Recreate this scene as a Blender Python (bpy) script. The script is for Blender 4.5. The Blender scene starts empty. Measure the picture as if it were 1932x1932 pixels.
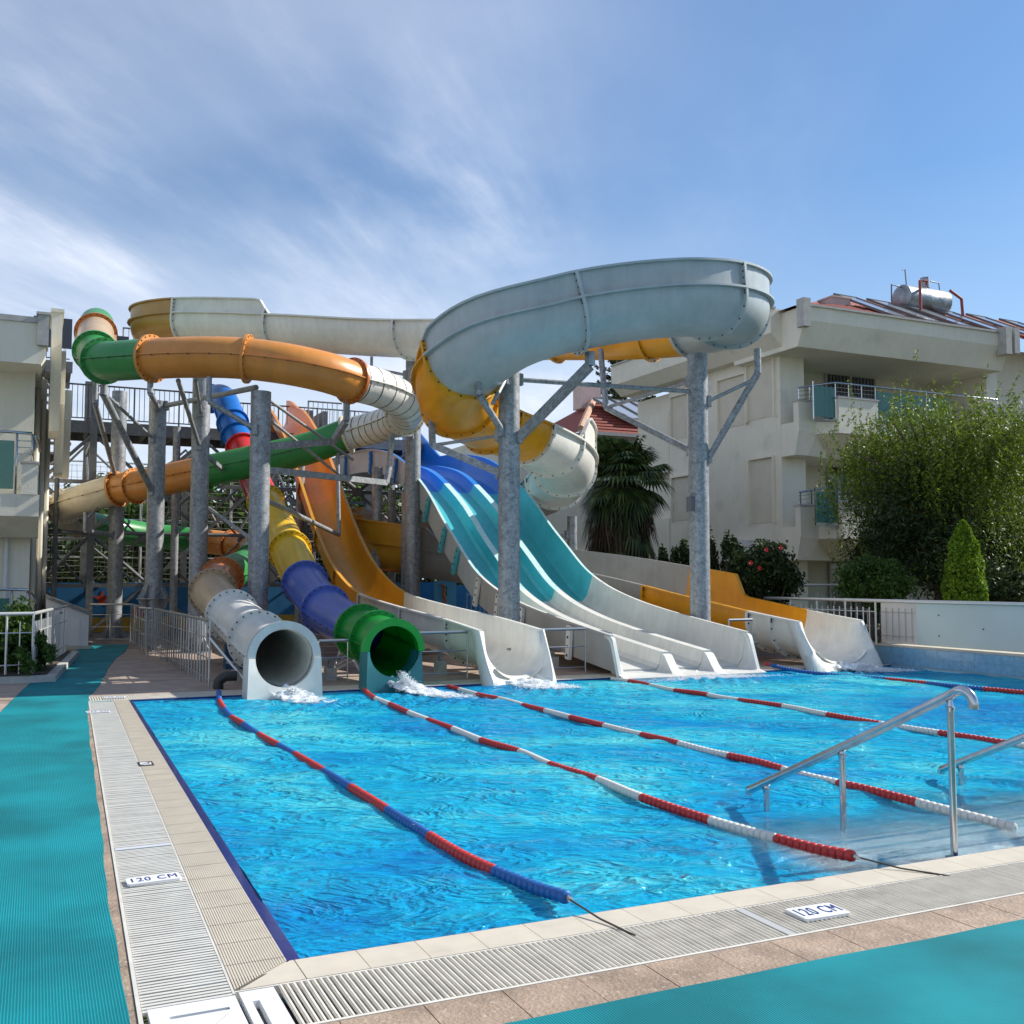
import bpy, math, random
import numpy as np
from mathutils import Vector, Matrix
random.seed(7); rng = np.random.default_rng(7)
S = bpy.context.scene
COL = S.collection
# ------------------------------------------------------------------ camera, sky, sun, exposure
PITCH = math.atan(128/1932.); YAW = math.radians(24.9); CAMH = 1.5
cam = bpy.data.cameras.new('camera'); camo = bpy.data.objects.new('camera', cam); COL.objects.link(camo)
camo.location = (0, 0, CAMH); camo.rotation_euler = (math.pi/2+PITCH, 0, -YAW)
cam.sensor_width = 36; cam.lens = 36; cam.clip_end = 3000; S.camera = camo
S.render.resolution_x = 1024; S.render.resolution_y = 1024
S.view_settings.view_transform = 'Standard'; S.view_settings.look = 'None'
S.view_settings.exposure = 0.60; S.view_settings.gamma = 1
SUN_EL = math.radians(36.5); SUN_AZ = math.radians(95)      # clockwise from +Y
W = bpy.data.worlds.new('World'); S.world = W; W.use_nodes = True
nt = W.node_tree; nt.nodes.clear()
def N(nt, t, **k):
    n = nt.nodes.new(t)
    for a, b in k.items(): setattr(n, a, b)
    return n
out = N(nt, 'ShaderNodeOutputWorld'); bg = N(nt, 'ShaderNodeBackground'); bg.inputs[1].default_value = 0.064
sky = N(nt, 'ShaderNodeTexSky', sky_type='NISHITA', sun_disc=False, sun_elevation=SUN_EL, sun_rotation=SUN_AZ)
sky.air_density = 1.25; sky.dust_density = 0.6; sky.ozone_density = 2.4
tc = N(nt, 'ShaderNodeTexCoord')
# thin cirrus: noise on the direction projected on a high flat layer
sep = N(nt, 'ShaderNodeSeparateXYZ'); nt.links.new(tc.outputs['Generated'], sep.inputs[0])
mz = N(nt, 'ShaderNodeMath', operation='MAXIMUM'); nt.links.new(sep.outputs[2], mz.inputs[0]); mz.inputs[1].default_value = 0.0
za = N(nt, 'ShaderNodeMath', operation='ADD'); nt.links.new(mz.outputs[0], za.inputs[0]); za.inputs[1].default_value = 0.035
dx = N(nt, 'ShaderNodeMath', operation='DIVIDE'); nt.links.new(sep.outputs[0], dx.inputs[0]); nt.links.new(za.outputs[0], dx.inputs[1])
dy = N(nt, 'ShaderNodeMath', operation='DIVIDE'); nt.links.new(sep.outputs[1], dy.inputs[0]); nt.links.new(za.outputs[0], dy.inputs[1])
cb = N(nt, 'ShaderNodeCombineXYZ'); nt.links.new(dx.outputs[0], cb.inputs[0]); nt.links.new(dy.outputs[0], cb.inputs[1])
def cloud(rot, lo_, sh_, scale, lo, hi, dist, loc=(0, 0, 0), rough=.58, det=9):
    mp = N(nt, 'ShaderNodeMapping', vector_type='TEXTURE'); mp.inputs['Rotation'].default_value = (0, 0, rot); mp.inputs['Scale'].default_value = (lo_, sh_, 1); mp.inputs['Location'].default_value = loc
    nt.links.new(cb.outputs[0], mp.inputs[0])
    nz = N(nt, 'ShaderNodeTexNoise'); nz.inputs['Scale'].default_value = scale; nz.inputs['Detail'].default_value = det
    nz.inputs['Roughness'].default_value = rough; nz.inputs['Distortion'].default_value = dist
    nt.links.new(mp.outputs[0], nz.inputs[0])
    r = N(nt, 'ShaderNodeMapRange'); r.inputs[1].default_value = lo; r.inputs[2].default_value = hi; r.interpolation_type = 'SMOOTHSTEP'
    nt.links.new(nz.outputs[0], r.inputs[0]); return r.outputs[0]
def vmath(op, a, b):
    n = N(nt, 'ShaderNodeMath', operation=op)
    for k, v in enumerate((a, b)):
        if isinstance(v, (int, float)): n.inputs[k].default_value = v
        else: nt.links.new(v, n.inputs[k])
    return n.outputs[0]
c1 = cloud(math.radians(50), 2.4, 1.15, .8, .40, .72, .25, (1.3, 4.4, 0))
c2 = cloud(math.radians(53), 2.6, .55, 1.25, .36, .76, .45, (.4, 5.3, 0), .60)
c3 = cloud(math.radians(40), 1.5, 1.2, .55, .30, .62, .2, (7.7, 2.2, 0), .5, 5)
# thicker veil towards the west (left), clear blue to the right
vm = N(nt, 'ShaderNodeVectorMath', operation='DOT_PRODUCT'); nt.links.new(tc.outputs['Generated'], vm.inputs[0]); vm.inputs[1].default_value = (-0.93, 0.35, -0.25)
lm = N(nt, 'ShaderNodeMapRange'); lm.inputs[1].default_value = -0.52; lm.inputs[2].default_value = 0.02; lm.inputs[3].default_value = 0.07; lm.inputs[4].default_value = 1.0; lm.interpolation_type = 'SMOOTHSTEP'
nt.links.new(vm.outputs['Value'], lm.inputs[0])
st_ = vmath('MULTIPLY', vmath('MULTIPLY', c1, vmath('ADD', vmath('MULTIPLY', c2, 1.0), .26)), 1.1)
veil = vmath('MULTIPLY', c3, .34)
allc = vmath('MULTIPLY', vmath('ADD', st_, veil), lm.outputs[0])
m3 = N(nt, 'ShaderNodeMath', operation='MULTIPLY', use_clamp=True); nt.links.new(allc, m3.inputs[0]); m3.inputs[1].default_value = 1.1
hz = N(nt, 'ShaderNodeMapRange'); hz.inputs[1].default_value = 0.0; hz.inputs[2].default_value = 0.36; hz.inputs[3].default_value = 0.85; hz.inputs[4].default_value = 0.0
nt.links.new(sep.outputs[2], hz.inputs[0])
hzl = N(nt, 'ShaderNodeMath', operation='MULTIPLY'); nt.links.new(hz.outputs[0], hzl.inputs[0])
lm2 = N(nt, 'ShaderNodeMapRange'); lm2.inputs[1].default_value = -0.75; lm2.inputs[2].default_value = 0.0; lm2.inputs[3].default_value = 0.30; lm2.inputs[4].default_value = 1.0
nt.links.new(vm.outputs['Value'], lm2.inputs[0]); nt.links.new(lm2.outputs[0], hzl.inputs[1])
mx1 = N(nt, 'ShaderNodeMix', data_type='RGBA'); mx2 = N(nt, 'ShaderNodeMix', data_type='RGBA')
tint = N(nt, 'ShaderNodeMix', data_type='RGBA', blend_type='MULTIPLY'); tint.inputs[0].default_value = 1
nt.links.new(sky.outputs[0], tint.inputs[6]); tint.inputs[7].default_value = (0.76, 1.06, 1.36, 1)
nt.links.new(hzl.outputs[0], mx1.inputs[0]); nt.links.new(tint.outputs[2], mx1.inputs[6]); mx1.inputs[7].default_value = (9.2, 10.0, 11.6, 1)
nt.links.new(m3.outputs[0], mx2.inputs[0]); nt.links.new(mx1.outputs[2], mx2.inputs[6]); mx2.inputs[7].default_value = (9.6, 10.3, 11.8, 1)
nt.links.new(mx2.outputs[2], bg.inputs[0]); nt.links.new(bg.outputs[0], out.inputs[0])
sl = bpy.data.lights.new('sun', 'SUN'); sl.energy = 4.8; sl.angle = math.radians(0.5); sl.color = (1.0, 0.95, 0.87)
so = bpy.data.objects.new('sun', sl); COL.objects.link(so)
sd = Vector((math.sin(SUN_AZ)*math.cos(SUN_EL), math.cos(SUN_AZ)*math.cos(SUN_EL), math.sin(SUN_EL)))
so.rotation_euler = sd.to_track_quat('Z', 'Y').to_euler(); so.location = (60, 0, 50)

# ------------------------------------------------------------------ pixel -> place helpers (1932 px frame), used once to survey the place
_fw = np.array([math.sin(YAW)*math.cos(PITCH), math.cos(YAW)*math.cos(PITCH), math.sin(PITCH)])
_rt = np.array([math.cos(YAW), -math.sin(YAW), 0]); _up = np.cross(_rt, _fw); _C = np.array([0, 0, CAMH])
def _ray(u, v): return _fw+_rt*(u-966)/1932-_up*(v-966)/1932
def onZ(u, v, z=0): r = _ray(u, v); return _C+r*(z-CAMH)/r[2]
def onX(u, v, x): r = _ray(u, v); return _C+r*x/r[0]
def onY(u, v, y): r = _ray(u, v); return _C+r*y/r[1]
def onD(u, v, d): return _C+_ray(u, v)*d

# ------------------------------------------------------------------ materials
MATS = {}
def mat(name, col, rough=0.5, metal=0.0, var=0.0, vscale=3.0, bump=0.0, bscale=20.0, coat=0.0, trans=0.0, detail=4, spots=None, spec=None, obj=False, streak=0.0):
    if name in MATS: return MATS[name]
    m = bpy.data.materials.new(name); m.use_nodes = True; t = m.node_tree; t.nodes.clear()
    o = N(t, 'ShaderNodeOutputMaterial'); p = N(t, 'ShaderNodeBsdfPrincipled')
    p.inputs['Base Color'].default_value = (*col, 1); p.inputs['Roughness'].default_value = rough; p.inputs['Metallic'].default_value = metal
    if coat: p.inputs['Coat Weight'].default_value = coat; p.inputs['Coat Roughness'].default_value = 0.08
    if spec is not None: p.inputs['Specular IOR Level'].default_value = spec
    if var or bump or spots:
        g = N(t, 'ShaderNodeNewGeometry' if not obj else 'ShaderNodeTexCoord'); pos = g.outputs['Position' if not obj else 'Object']
    if var:
        nz = N(t, 'ShaderNodeTexNoise'); nz.inputs['Scale'].default_value = vscale; nz.inputs['Detail'].default_value = detail; nz.inputs['Roughness'].default_value = .65
        t.links.new(pos, nz.inputs[0])
        r = N(t, 'ShaderNodeMapRange'); r.inputs[1].default_value = .3; r.inputs[2].default_value = .7; r.inputs[3].default_value = 1-var; r.inputs[4].default_value = 1+var
        t.links.new(nz.outputs[0], r.inputs[0])
        mu = N(t, 'ShaderNodeMix', data_type='RGBA', blend_type='MULTIPLY'); mu.inputs[0].default_value = 1; mu.inputs[6].default_value = (*col, 1)
        t.links.new(r.outputs[0], mu.inputs[7]); last = mu.outputs[2]
        if spots:
            n2 = N(t, 'ShaderNodeTexNoise'); n2.inputs['Scale'].default_value = spots[1]; n2.inputs['Detail'].default_value = 6; t.links.new(pos, n2.inputs[0])
            r2 = N(t, 'ShaderNodeMapRange'); r2.inputs[1].default_value = spots[2]; r2.inputs[2].default_value = spots[2]+.12; r2.inputs[4].default_value = spots[3]; t.links.new(n2.outputs[0], r2.inputs[0])
            m2 = N(t, 'ShaderNodeMix', data_type='RGBA'); t.links.new(r2.outputs[0], m2.inputs[0]); t.links.new(last, m2.inputs[6]); m2.inputs[7].default_value = (*spots[0], 1); last = m2.outputs[2]
        if streak:
            mp = N(t, 'ShaderNodeMapping'); mp.inputs['Scale'].default_value = (7, 7, .8); t.links.new(pos, mp.inputs[0])
            n4 = N(t, 'ShaderNodeTexNoise'); n4.inputs['Scale'].default_value = 1.3; n4.inputs['Detail'].default_value = 7; n4.inputs['Roughness'].default_value = .65; t.links.new(mp.outputs[0], n4.inputs[0])
            r4 = N(t, 'ShaderNodeMapRange'); r4.inputs[1].default_value = .42; r4.inputs[2].default_value = .72; r4.inputs[3].default_value = 1; r4.inputs[4].default_value = 1-streak; t.links.new(n4.outputs[0], r4.inputs[0])
            m4 = N(t, 'ShaderNodeMix', data_type='RGBA', blend_type='MULTIPLY'); m4.inputs[0].default_value = 1; t.links.new(last, m4.inputs[6]); t.links.new(r4.outputs[0], m4.inputs[7]); last = m4.outputs[2]
        t.links.new(last, p.inputs['Base Color'])
    if bump:
        n3 = N(t, 'ShaderNodeTexNoise'); n3.inputs['Scale'].default_value = bscale; n3.inputs['Detail'].default_value = 5; t.links.new(pos, n3.inputs[0])
        b = N(t, 'ShaderNodeBump'); b.inputs['Strength'].default_value = bump; b.inputs['Distance'].default_value = .02; t.links.new(n3.outputs[0], b.inputs['Height']); t.links.new(b.outputs[0], p.inputs['Normal'])
    if trans:
        tr = N(t, 'ShaderNodeBsdfTranslucent'); mxs = N(t, 'ShaderNodeMixShader'); mxs.inputs[0].default_value = trans
        tr.inputs[0].default_value = (*[min(1, c*1.15) for c in col], 1)
        t.links.new(p.outputs[0], mxs.inputs[1]); t.links.new(tr.outputs[0], mxs.inputs[2]); t.links.new(mxs.outputs[0], o.inputs[0])
    else: t.links.new(p.outputs[0], o.inputs[0])
    MATS[name] = m; return m
def glassfibre(name, col, tr=0.10, rough=0.38): return mat(name, col, rough, 0, .10, 1.6, .07, 9, coat=.14, trans=tr, spots=(tuple(c*.68+.02 for c in col), 2.2, .58, .32), streak=.11)
GF = dict(white=glassfibre('gf_white', (.74, .73, .67), .06), cream=glassfibre('gf_cream', (.72, .63, .46), .08), tan=glassfibre('gf_tan', (.50, .36, .22)),
          orange=glassfibre('gf_orange', (.70, .285, .055), .14), rust=glassfibre('gf_rust', (.52, .16, .03), .14), green=glassfibre('gf_green', (.045, .30, .075), .16),
          dgreen=glassfibre('gf_exitgreen', (.008, .30, .035), .25), blue=glassfibre('gf_blue', (.008, .155, .54), .12), red=glassfibre('gf_red', (.62, .03, .03), .14),
          yellow=glassfibre('gf_yellow', (.78, .50, .02), .14), amber=glassfibre('gf_amber', (.62, .30, .02), .16), violet=glassfibre('gf_violet', (.085, .14, .46), .14),
          petrol=glassfibre('gf_petrol', (.012, .14, .16), .05), gold=glassfibre('gf_gold', (.78, .37, .015), .14), grey=glassfibre('gf_grey', (.36, .355, .335), .04),
          bluegrey=glassfibre('gf_bluegrey', (.42, .455, .455), .04), ochre=glassfibre('gf_ochre', (.50, .26, .06), .10), teal=glassfibre('gf_teal', (.07, .48, .54), .12), azure=glassfibre('gf_azure', (.008, .20, .64), .12), lane=glassfibre('gf_lane', (.62, .62, .58), .05),
          stripe=mat('slide_rim_pale', (.48, .68, .66), .4, var=.15, vscale=8))  # paler teal for the rim and divider tops
bolt_m = mat('bolt_dark', (.06, .06, .06), .5, .4)
seam_m = mat('seam_black', (.02, .02, .02), .7)
def galv_mat():
    m = bpy.data.materials.new('galvanised'); m.use_nodes = True; t = m.node_tree; p = t.nodes['Principled BSDF']
    g = N(t, 'ShaderNodeNewGeometry'); v = N(t, 'ShaderNodeTexVoronoi'); v.inputs['Scale'].default_value = 34; t.links.new(g.outputs['Position'], v.inputs[0])
    n = N(t, 'ShaderNodeTexNoise'); n.inputs['Scale'].default_value = 9; n.inputs['Detail'].default_value = 8; n.inputs['Roughness'].default_value = .7; t.links.new(g.outputs['Position'], n.inputs[0])
    mp = N(t, 'ShaderNodeMapping'); mp.inputs['Scale'].default_value = (6, 6, .7); t.links.new(g.outputs['Position'], mp.inputs[0])
    st = N(t, 'ShaderNodeTexNoise'); st.inputs['Scale'].default_value = 2.0; t.links.new(mp.outputs[0], st.inputs[0])
    a = N(t, 'ShaderNodeMath', operation='MULTIPLY_ADD'); sx = N(t, 'ShaderNodeSeparateColor'); t.links.new(v.outputs['Color'], sx.inputs[0]); t.links.new(sx.outputs[0], a.inputs[0]); a.inputs[1].default_value = .22
    t.links.new(n.outputs[0], a.inputs[2])
    a2 = N(t, 'ShaderNodeMath', operation='MULTIPLY_ADD'); t.links.new(st.outputs[0], a2.inputs[0]); a2.inputs[1].default_value = .35; t.links.new(a.outputs[0], a2.inputs[2])
    r = N(t, 'ShaderNodeValToRGB'); e = r.color_ramp.elements; e[0].position = .5; e[0].color = (.13, .135, .14, 1); e[1].position = 1.06; e[1].color = (.38, .395, .41, 1)
    t.links.new(a2.outputs[0], r.inputs[0]); t.links.new(r.outputs[0], p.inputs['Base Color'])
    p.inputs['Metallic'].default_value = .35; p.inputs['Roughness'].default_value = .5
    MATS['galv'] = m; return m
galv = galv_mat()
darksteel = mat('tower_steel', (.16, .165, .17), .55, .4, .25, 6)
brace_m = mat('brace_steel', (.30, .31, .32), .5, .4, .25, 9)
steel = mat('polished_steel', (.50, .52, .54), .2, 1.0, .12, 15)
rail_m = mat('painted_rail', (.62, .62, .6), .35, .5)
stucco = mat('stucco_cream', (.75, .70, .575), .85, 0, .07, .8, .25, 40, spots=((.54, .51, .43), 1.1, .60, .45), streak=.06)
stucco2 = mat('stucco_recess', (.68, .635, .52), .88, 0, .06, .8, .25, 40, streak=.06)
trim = mat('coping_grey', (.42, .41, .38), .8, 0, .15, 6)
beige = mat('coping_beige', (.53, .475, .385), .55, 0, .08, 5, coat=.12, spots=((.38, .33, .26), 1.8, .60, .5))
gratew = mat('grate_plastic', (.62, .585, .51), .5, 0, .12, 9, spots=((.40, .35, .28), 3.0, .58, .5))
gratew2 = mat('grate_plastic_white', (.565, .545, .49), .45, 0, .10, 6, spots=((.42, .39, .34), 2.2, .58, .5))
void_m = mat('channel_shade', (.028, .024, .02), .9)  # near-black colour stands in for shade down in the grate channel
travert = mat('travertine_tile', (.30, .22, .16), .7, 0, .40, 3.2, .4, 60, detail=10, spots=((.50, .41, .32), 26, .58, .6), streak=0)
grout = mat('grout', (.12, .09, .07), .9)
deckbase = mat('deck_screed', (.22, .18, .15), .9, 0, .2, 2)
navy = mat('navy_tile', (.012, .02, .16), .22, coat=.5, var=.1, vscale=12)
pooltile = mat('pool_band_tile', (.17, .36, .50), .25, var=.18, vscale=14, coat=.4)
whiteplastic = mat('white_plastic', (.66, .67, .68), .4)
signblue = mat('sign_ink', (.01, .03, .16), .5)
rubberb = mat('black_rubber', (.02, .02, .022), .45)
glassgreen = mat('balcony_glass', (.07, .19, .165), .08, coat=.6)
_t = glassgreen.node_tree; _o = [n for n in _t.nodes if n.type == 'OUTPUT_MATERIAL'][0]; _p = [n for n in _t.nodes if n.type == 'BSDF_PRINCIPLED'][0]
_tr = N(_t, 'ShaderNodeBsdfTransparent'); _tr.inputs[0].default_value = (.55, .85, .78, 1); _m = N(_t, 'ShaderNodeMixShader'); _m.inputs[0].default_value = .42
_t.links.new(_p.outputs[0], _m.inputs[1]); _t.links.new(_tr.outputs[0], _m.inputs[2]); _t.links.new(_m.outputs[0], _o.inputs[0])
darkglass = mat('window_glass', (.03, .035, .04), .06, coat=.8, var=.2, vscale=2)
curtain = mat('curtain', (.16, .16, .17), .9, var=.3, vscale=5)
framem = mat('door_frame', (.42, .37, .33), .5)
rooftile_m = mat('roof_clay', (.25, .06, .04), .8, var=.3, vscale=12)
pinkst = mat('chimney_pink', (.52, .40, .37), .85, var=.1)
floatred = mat('float_red', (.46, .022, .018), .42, var=.1, vscale=20)
floatwhite = mat('float_white', (.64, .62, .56), .42, var=.08, vscale=20)
floatblue = mat('float_blue', (.006, .10, .33), .42, var=.1, vscale=20)
ropem = mat('wet_rope', (.06, .05, .04), .8)
soil = mat('soil', (.06, .045, .03), .95, var=.3, vscale=6)
grassg = mat('ground_cover', (.05, .075, .03), .95, var=.4, vscale=2)
bark = mat('bark', (.12, .085, .06), .95, var=.3, vscale=10, bump=.6, bscale=25)

def leafmat(name, c1, c2, rough=.5, tr=.3, big=0.0):
    m = bpy.data.materials.new(name); m.use_nodes = True; t = m.node_tree; t.nodes.clear()
    o = N(t, 'ShaderNodeOutputMaterial'); p = N(t, 'ShaderNodeBsdfPrincipled'); g = N(t, 'ShaderNodeNewGeometry')
    r = N(t, 'ShaderNodeValToRGB'); r.color_ramp.elements[0].color = (*c1, 1); r.color_ramp.elements[1].color = (*c2, 1)
    t.links.new(g.outputs['Random Per Island'], r.inputs[0]); t.links.new(r.outputs[0], p.inputs['Base Color']); p.inputs['Roughness'].default_value = rough
    p.inputs['Specular IOR Level'].default_value = .3
    tr_ = N(t, 'ShaderNodeBsdfTranslucent'); t.links.new(r.outputs[0], tr_.inputs[0]); x = N(t, 'ShaderNodeMixShader'); x.inputs[0].default_value = tr
    t.links.new(p.outputs[0], x.inputs[1]); t.links.new(tr_.outputs[0], x.inputs[2]); t.links.new(x.outputs[0], o.inputs[0]); MATS[name] = m; return m
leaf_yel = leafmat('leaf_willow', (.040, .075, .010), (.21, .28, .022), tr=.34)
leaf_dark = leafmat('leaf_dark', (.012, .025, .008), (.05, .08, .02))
leaf_mid = leafmat('leaf_mid', (.02, .055, .01), (.08, .15, .02))
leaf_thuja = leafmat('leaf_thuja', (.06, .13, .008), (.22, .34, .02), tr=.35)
leaf_palm = leafmat('leaf_palm', (.025, .055, .015), (.16, .21, .06), rough=.35)
leaf_dead = leafmat('leaf_dead', (.035, .025, .015), (.17, .11, .065), rough=.8)
leaf_far = leafmat('leaf_far', (.02, .04, .012), (.09, .13, .03))

# ------------------------------------------------------------------ mesh building
class G:
    def __init__(s): s.v = []; s.f = []; s.m = []; s.n = 0
    def add(s, V, F, mi=0):
        V = np.asarray(V, float).reshape(-1, 3); s.v.append(V)
        for q in F: s.f.append([i+s.n for i in q]); s.m.append(mi)
        s.n += len(V); return s
    def box(s, x0, x1, y0, y1, z0, z1, mi=0):
        if x0 > x1: x0, x1 = x1, x0
        if y0 > y1: y0, y1 = y1, y0
        V = [(x, y, z) for z in (z0, z1) for y in (y0, y1) for x in (x0, x1)]
        return s.add(V, [(0, 2, 3, 1), (4, 5, 7, 6), (0, 1, 5, 4), (2, 6, 7, 3), (0, 4, 6, 2), (1, 3, 7, 5)], mi)
    def obox(s, p, q, w, h, mi=0, up=(0, 0, 1)):
        "box beam from p to q, width w, height h"
        p = np.array(p, float); q = np.array(q, float); t = (q-p); L = np.linalg.norm(t); t = t/L
        u = np.array(up, float)
        if abs(np.dot(t, u)) > .95: u = np.array((0, 1, 0.))
        a = np.cross(t, u); a /= np.linalg.norm(a); b = np.cross(a, t)
        V = [c+a*i*w/2+b*j*h/2 for c in (p, q) for j in (-1, 1) for i in (-1, 1)]
        return s.add(V, [(0, 1, 3, 2), (4, 6, 7, 5), (0, 4, 5, 1), (2, 3, 7, 6), (0, 2, 6, 4), (1, 5, 7, 3)], mi)
    def tube(s, pts, r, n=10, mi=0, cap=True, rr=None):
        P = np.array(pts, float); k = len(P); T = np.gradient(P, axis=0); T /= np.linalg.norm(T, axis=1)[:, None]+1e-9
        ref = np.array((0, 0, 1.)) if abs(T[0][2]) < .9 else np.array((1., 0, 0)); V = []
        for i in range(k):
            a = np.cross(T[i], ref)
            if np.linalg.norm(a) < 1e-3: a = np.cross(T[i], (0, 1, 0))
            a /= np.linalg.norm(a); b = np.cross(a, T[i]); ref = b
            R = r if rr is None else rr[i]
            for j in range(n):
                th = 2*math.pi*j/n; V.append(P[i]+R*(a*math.cos(th)+b*math.sin(th)))
        F = [(i*n+j, i*n+(j+1) % n, (i+1)*n+(j+1) % n, (i+1)*n+j) for i in range(k-1) for j in range(n)]
        if cap: F += [tuple(range(n))[::-1], tuple((k-1)*n+j for j in range(n))]
        return s.add(V, F, mi)
    def rod(s, p, q, r, n=8, mi=0): return s.tube([p, q], r, n, mi)
    def prism(s, poly, h0, h1, axis='z', mi=0):
        n = len(poly); V = []
        for h in (h0, h1):
            for a, b in poly: V.append({'z': (a, b, h), 'y': (a, h, b), 'x': (h, a, b)}[axis])
        F = [tuple(range(n)), tuple(range(2*n-1, n-1, -1))]+[(i, (i+1) % n, n+(i+1) % n, n+i) for i in range(n)]
        return s.add(V, F, mi)
    def sweep(s, rows, closed=True, caps=True, mi=0, mfun=None):
        "rows: list of equal-length 3D point rings"
        k = len(rows); n = len(rows[0]); V = np.concatenate([np.array(r) for r in rows]); e = n if closed else n-1
        F = [(i*n+j, i*n+(j+1) % n, (i+1)*n+(j+1) % n, (i+1)*n+j) for i in range(k-1) for j in range(e)]
        b = s.n; nf = len(s.f); s.add(V, F, mi)
        if mfun:
            c = nf
            for i in range(k-1):
                for j in range(e): s.m[c] = mfun(i, j); c += 1
        if caps and closed: s.add(rows[0], [tuple(range(n))[::-1]], mi); s.add(rows[-1], [tuple(range(n))], mi)
        return s
ORG = {}
def link(name, g, mats, parent=None, smooth=False, origin=None, auto=None):
    me = bpy.data.meshes.new(name)
    V = np.concatenate(g.v); o = ORG.get(parent.name, np.zeros(3)) if parent is not None else (np.array(origin, float) if origin is not None else np.zeros(3))
    me.from_pydata((V-o).tolist(), [], g.f)
    if not isinstance(mats, (list, tuple)): mats = [mats]
    for m in mats: me.materials.append(m)
    if len(mats) > 1: me.polygons.foreach_set('material_index', g.m)
    if smooth:
        me.polygons.foreach_set('use_smooth', [True]*len(g.f)); me.update()
        if auto: me.set_sharp_from_angle(angle=math.radians(auto))
    me.update()
    ob = bpy.data.objects.new(name, me); COL.objects.link(ob)
    if parent is not None: ob.parent = parent; ORG[ob.name] = o
    elif origin is not None: ob.location = origin; ORG[ob.name] = o
    return ob
def recentre_normals(ob):
    import bmesh
    bm = bmesh.new(); bm.from_mesh(ob.data); bmesh.ops.recalc_face_normals(bm, faces=bm.faces); bm.to_mesh(ob.data); bm.free(); return ob
def tag(o, label, cat, group=None, kind=None):
    if label: o['label'] = label
    if cat: o['category'] = cat
    if group: o['group'] = group
    if kind: o['kind'] = kind
    return o
def thing(name, label, cat, loc=(0, 0, 0), group=None):
    o = bpy.data.objects.new(name, None); COL.objects.link(o); o.location = loc; ORG[o.name] = np.array(loc, float)
    o.empty_display_size = .2
    return tag(o, label, cat, group)
def struct(name, g, mats, **k):
    o = link(name, g, mats, **k); o['kind'] = 'structure'; return o
def inst(src, parent, loc, rot=(0, 0, 0), scale=(1, 1, 1), mats=None):
    "copy of a part object at world loc (mesh modelled around the origin)"
    c = src.copy(); COL.objects.link(c); c.parent = parent; o = ORG.get(parent.name, np.zeros(3)) if parent else np.zeros(3)
    c.location = tuple(np.array(loc, float)-o); c.rotation_euler = rot; c.scale = scale; ORG[c.name] = np.array(loc, float); return c
def protomesh(name, g, mats, smooth=False, auto=None):
    o = link(name, g, mats, smooth=smooth, auto=auto); return o
def place(proto, first, parent, loc, rot=(0, 0, 0), scale=(1, 1, 1)):
    if first:
        o = ORG.get(parent.name, np.zeros(3)); proto.parent = parent; proto.location = tuple(np.array(loc, float)-o); proto.rotation_euler = rot; proto.scale = scale; return proto
    return inst(proto, parent, loc, rot, scale)

def spline(P, step=.12):
    "Catmull-Rom; returns points and node parameter of every point"
    P = np.array(P, float); Q = np.vstack([2*P[0]-P[1], P, 2*P[-1]-P[-2]]); out = []; par = []
    for i in range(len(P)-1):
        a, b, c, d = Q[i:i+4]; n = max(2, int(np.linalg.norm((c-b)[:3])/step))
        for k in range(n):
            t = k/n; out.append(.5*((2*b)+(-a+c)*t+(2*a-5*b+4*c-d)*t*t+(-a+3*b-3*c+d)*t**3)); par.append(i+t)
    out.append(P[-1]); par.append(len(P)-1.); return np.array(out), np.array(par)
def frames(P):
    T = np.gradient(P[:, :3], axis=0); T /= np.linalg.norm(T, axis=1)[:, None]; Sd = np.cross(T, (0, 0, 1.)); Sd /= np.linalg.norm(Sd, axis=1)[:, None]; U = np.cross(Sd, T)
    return T, Sd, U

# ================================================================== GROUND, POOL
X1n, X1f = .945, 1.11          # left pool edge near and far (slightly out of square)
YN, YF, XR = 4.14, 13.78, 13.8
def lx(base_n, base_f, y): return base_n+(base_f-base_n)*(y-YN)/(YF-YN)
g = G()
for (a, b, c, d) in ((-400, 400, -400, 3.6), (-400, 400, 14.5, 900), (-400, .5, 3.6, 14.5), (14.5, 400, 3.6, 14.5)):
    g.add([(a, c, -.06), (b, c, -.06), (b, d, -.06), (a, d, -.06)], [(0, 1, 2, 3)])
struct('ground', g, grassg)
g = G()
for (a, b, c, d) in ((-9, 16, -6, 3.5), (-9, 15.2, 14.45, 36), (-9, .2, 3.5, 14.45), (14.3, 16, 3.5, 14.45)):
    g.box(a, b, c, d, -.05, -.012)
g.box(.2, .8, 3.5, 14.45, -.40, -.10); g.box(.2, 14.3, 3.5, 4.0, -.40, -.10); g.box(.2, 14.3, 13.9, 14.45, -.40, -.10)
deck = struct('pool_deck', g, deckbase)
# pool basin
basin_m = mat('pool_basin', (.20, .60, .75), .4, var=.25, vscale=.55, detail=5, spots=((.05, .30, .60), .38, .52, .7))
g = G(); zf = -1.25
g.add([(.9, YN, zf), (XR, YN, zf), (XR, YF, zf), (1.05, YF, zf)], [(0, 1, 2, 3)])
g.box(.6, XR+.3, YN-.16, YN-.005, zf, -.03); g.box(1.0, XR+.3, YF+.005, YF+.12, zf, -.03); g.box(XR+.005, XR+.25, YN, YF, zf, -.03)
g.add([(.93, YN, zf), (1.10, YF, zf), (1.10, YF, -.03), (.93, YN, -.03), (.6, YN, zf), (.6, YF, zf), (.6, YF, -.03), (.6, YN, -.03)], [(0, 3, 2, 1), (4, 5, 6, 7), (2, 3, 7, 6)])
struct('pool_basin', g, basin_m)
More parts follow.
